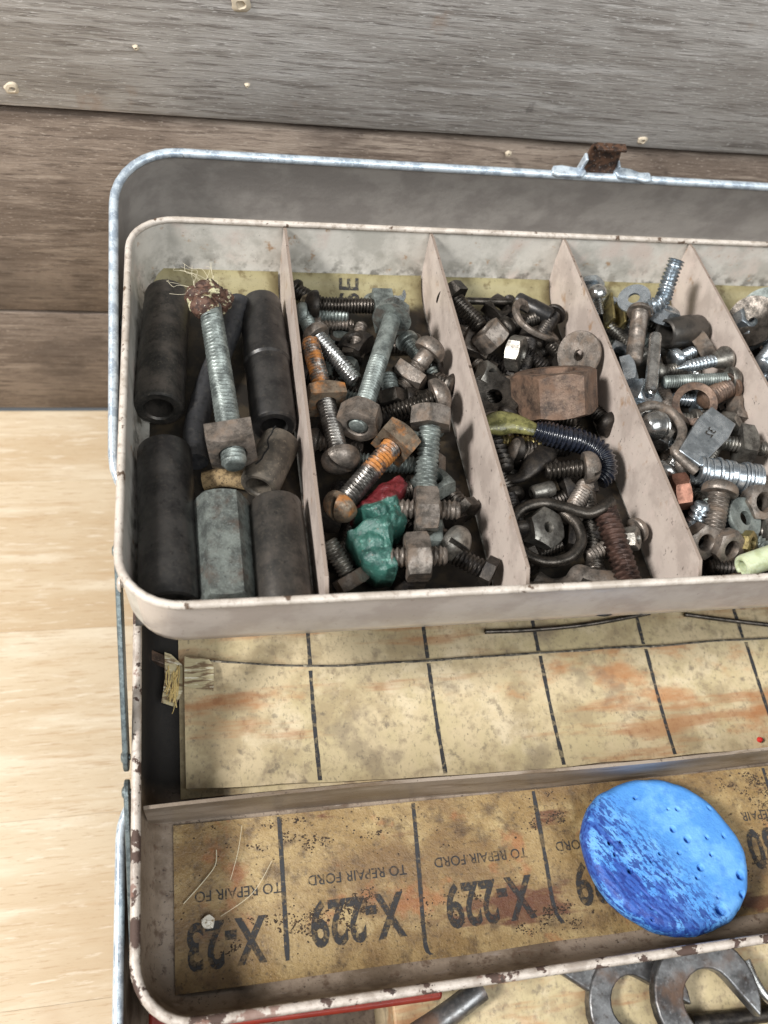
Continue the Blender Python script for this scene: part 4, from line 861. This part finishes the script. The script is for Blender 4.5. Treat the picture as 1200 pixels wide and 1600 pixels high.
tag(mk('wax_disc', *rings(rs), 'blue_wax', None, bM, sharp=180), 'lumpy oval disc of pitted blue wax on the printed card', 'wax')

# ---------------------------------------------------------------- inside the body: wrenches and odds and ends
cb = tag(mk('cardboard_box', *boxm(70, 300, -100, 60, 3.2, 50), 'card', None, Matrix(), bevel=1), 'yellowed cardboard box lying in the toolbox body under the wrenches', 'box')
def wrench(label, C, ang, jaw, L, fr=G, open_ang=15, thick=1.15, deep=-.2):
    M = Matrix.Translation(Vector(C) * S) @ Matrix.Rotation(math.radians(ang), 4, 'Z')
    R = jaw * thick; o = []
    hw = jaw / 2
    # C-shaped open end about the origin, mouth towards +x turned by open_ang, handle towards -x
    A0 = math.asin(hw / R)
    for k in range(25):
        a = A0 + (2 * math.pi - 2 * A0) * k / 24
        q = R * (1.0 + .10 * math.cos(a * 1.0)); o.append((q * math.cos(a), q * math.sin(a) * 1.02))
    inner = [(hw * deep + hw * math.cos(math.radians(-90 - 180 * k / 10)) * .9, hw * math.sin(math.radians(-90 - 180 * k / 10))) for k in range(11)]
    o = o + inner
    oa = math.radians(open_ang); o = [(x * math.cos(oa) - y * math.sin(oa), x * math.sin(oa) + y * math.cos(oa)) for x, y in o]
    t = empty('wrench', label, 'wrench', M)
    mk('jaw', *prism(o, 0, 6), 'wrench_steel', t, M, bevel=.8, sharp=40)
    mk('handle', *rings([[(-R * .6, -5.4, .8), (-R * .6, 5.4, .8), (-R * .6, 5.4, 5.2), (-R * .6, -5.4, 5.2)], [(-R * 1.6, -4.6, 1), (-R * 1.6, 4.6, 1), (-R * 1.6, 4.6, 5), (-R * 1.6, -4.6, 5)], [(-L, -4.6, 1), (-L, 4.6, 1), (-L, 4.6, 5), (-L, -4.6, 5)]]), 'wrench_steel', t, M, bevel=1.0, sharp=40)
wrench('worn open-ended wrench with its round jaw under the lower tray rim', (167.7, -22.7, 52), -35, 19, 60, open_ang=0)
wrench('rusty open-ended wrench lying across the other wrench', (194.6, -22, 59), -78, 23, 70, open_ang=18, thick=.98, deep=.25)
wire('curved bright steel handle beside the two wrenches', [(218, -13.3, 62), (219.3, -20.5, 62), (223.1, -28, 62), (232.7, -33.8, 62)], 2.2, 'bright_steel', 'curved_handle', 'handle', fr=G)
wire('dark steel bar lying in front of the rusty wrench', [(191.1, -32.4, 54), (208.2, -33.5, 54), (234.8, -34.1, 54)], 3.2, 'grimy_steel', 'steel_bar', 'bar', fr=G)
wire('grey steel tool shaft slanting from the red case', [(74, -22.9, 56), (90.3, -16.5, 56), (105.2, -9.6, 56)], 4.6, 'wrench_steel', 'tool_shaft', 'tool', fr=G, n=12)
rd = tag(mk('red_case', *prism([p[:2] for p in ((-19.8, 1.1, 100), (79.5, -5.8, 100), (78.8, -10, 100), (49.1, -9.7, 100), (-19.8, -8.3, 100))], 3.6, 100), 'red_enamel', None, Matrix(), sharp=40, bevel=1.2), 'narrow red enamelled case standing in the toolbox body', 'case')
# pale torn fibres round old nail holes in the wall boards
for k, (p, r) in enumerate((((-63, 309.6, 208.7), 3.0), ((20.4, 309.6, 249.1), 4.2), ((197, 309.6, 205), 2.6), ((138.1, 309.6, 193.7), 1.6), ((23.8, 309.6, 217.3), 1.1), ((-17, 309.6, 229.2), 1.2))):
    V = []; F = []; n = 18
    for q, (kr, y) in enumerate(((1.0, .3), (.75, -.7), (.45, -.9), (.22, .2))):
        for i in range(n):
            a_ = 2 * math.pi * i / n; rr = r * kr * (1 + .45 * noise.noise((math.cos(a_) * 1.4 + k * 3, math.sin(a_) * 1.4, q * .4)))
            V.append((rr * math.cos(a_), y - .8, rr * .8 * math.sin(a_)))
    for q in range(3):
        for i in range(n): F.append((q * n + i, q * n + (i + 1) % n, (q + 1) * n + (i + 1) % n, (q + 1) * n + i))
    F.append(tuple(3 * n + i for i in range(n)))
    mk('torn_fibre', V, F, 'splinter', wall, Tm(p), sharp=40)
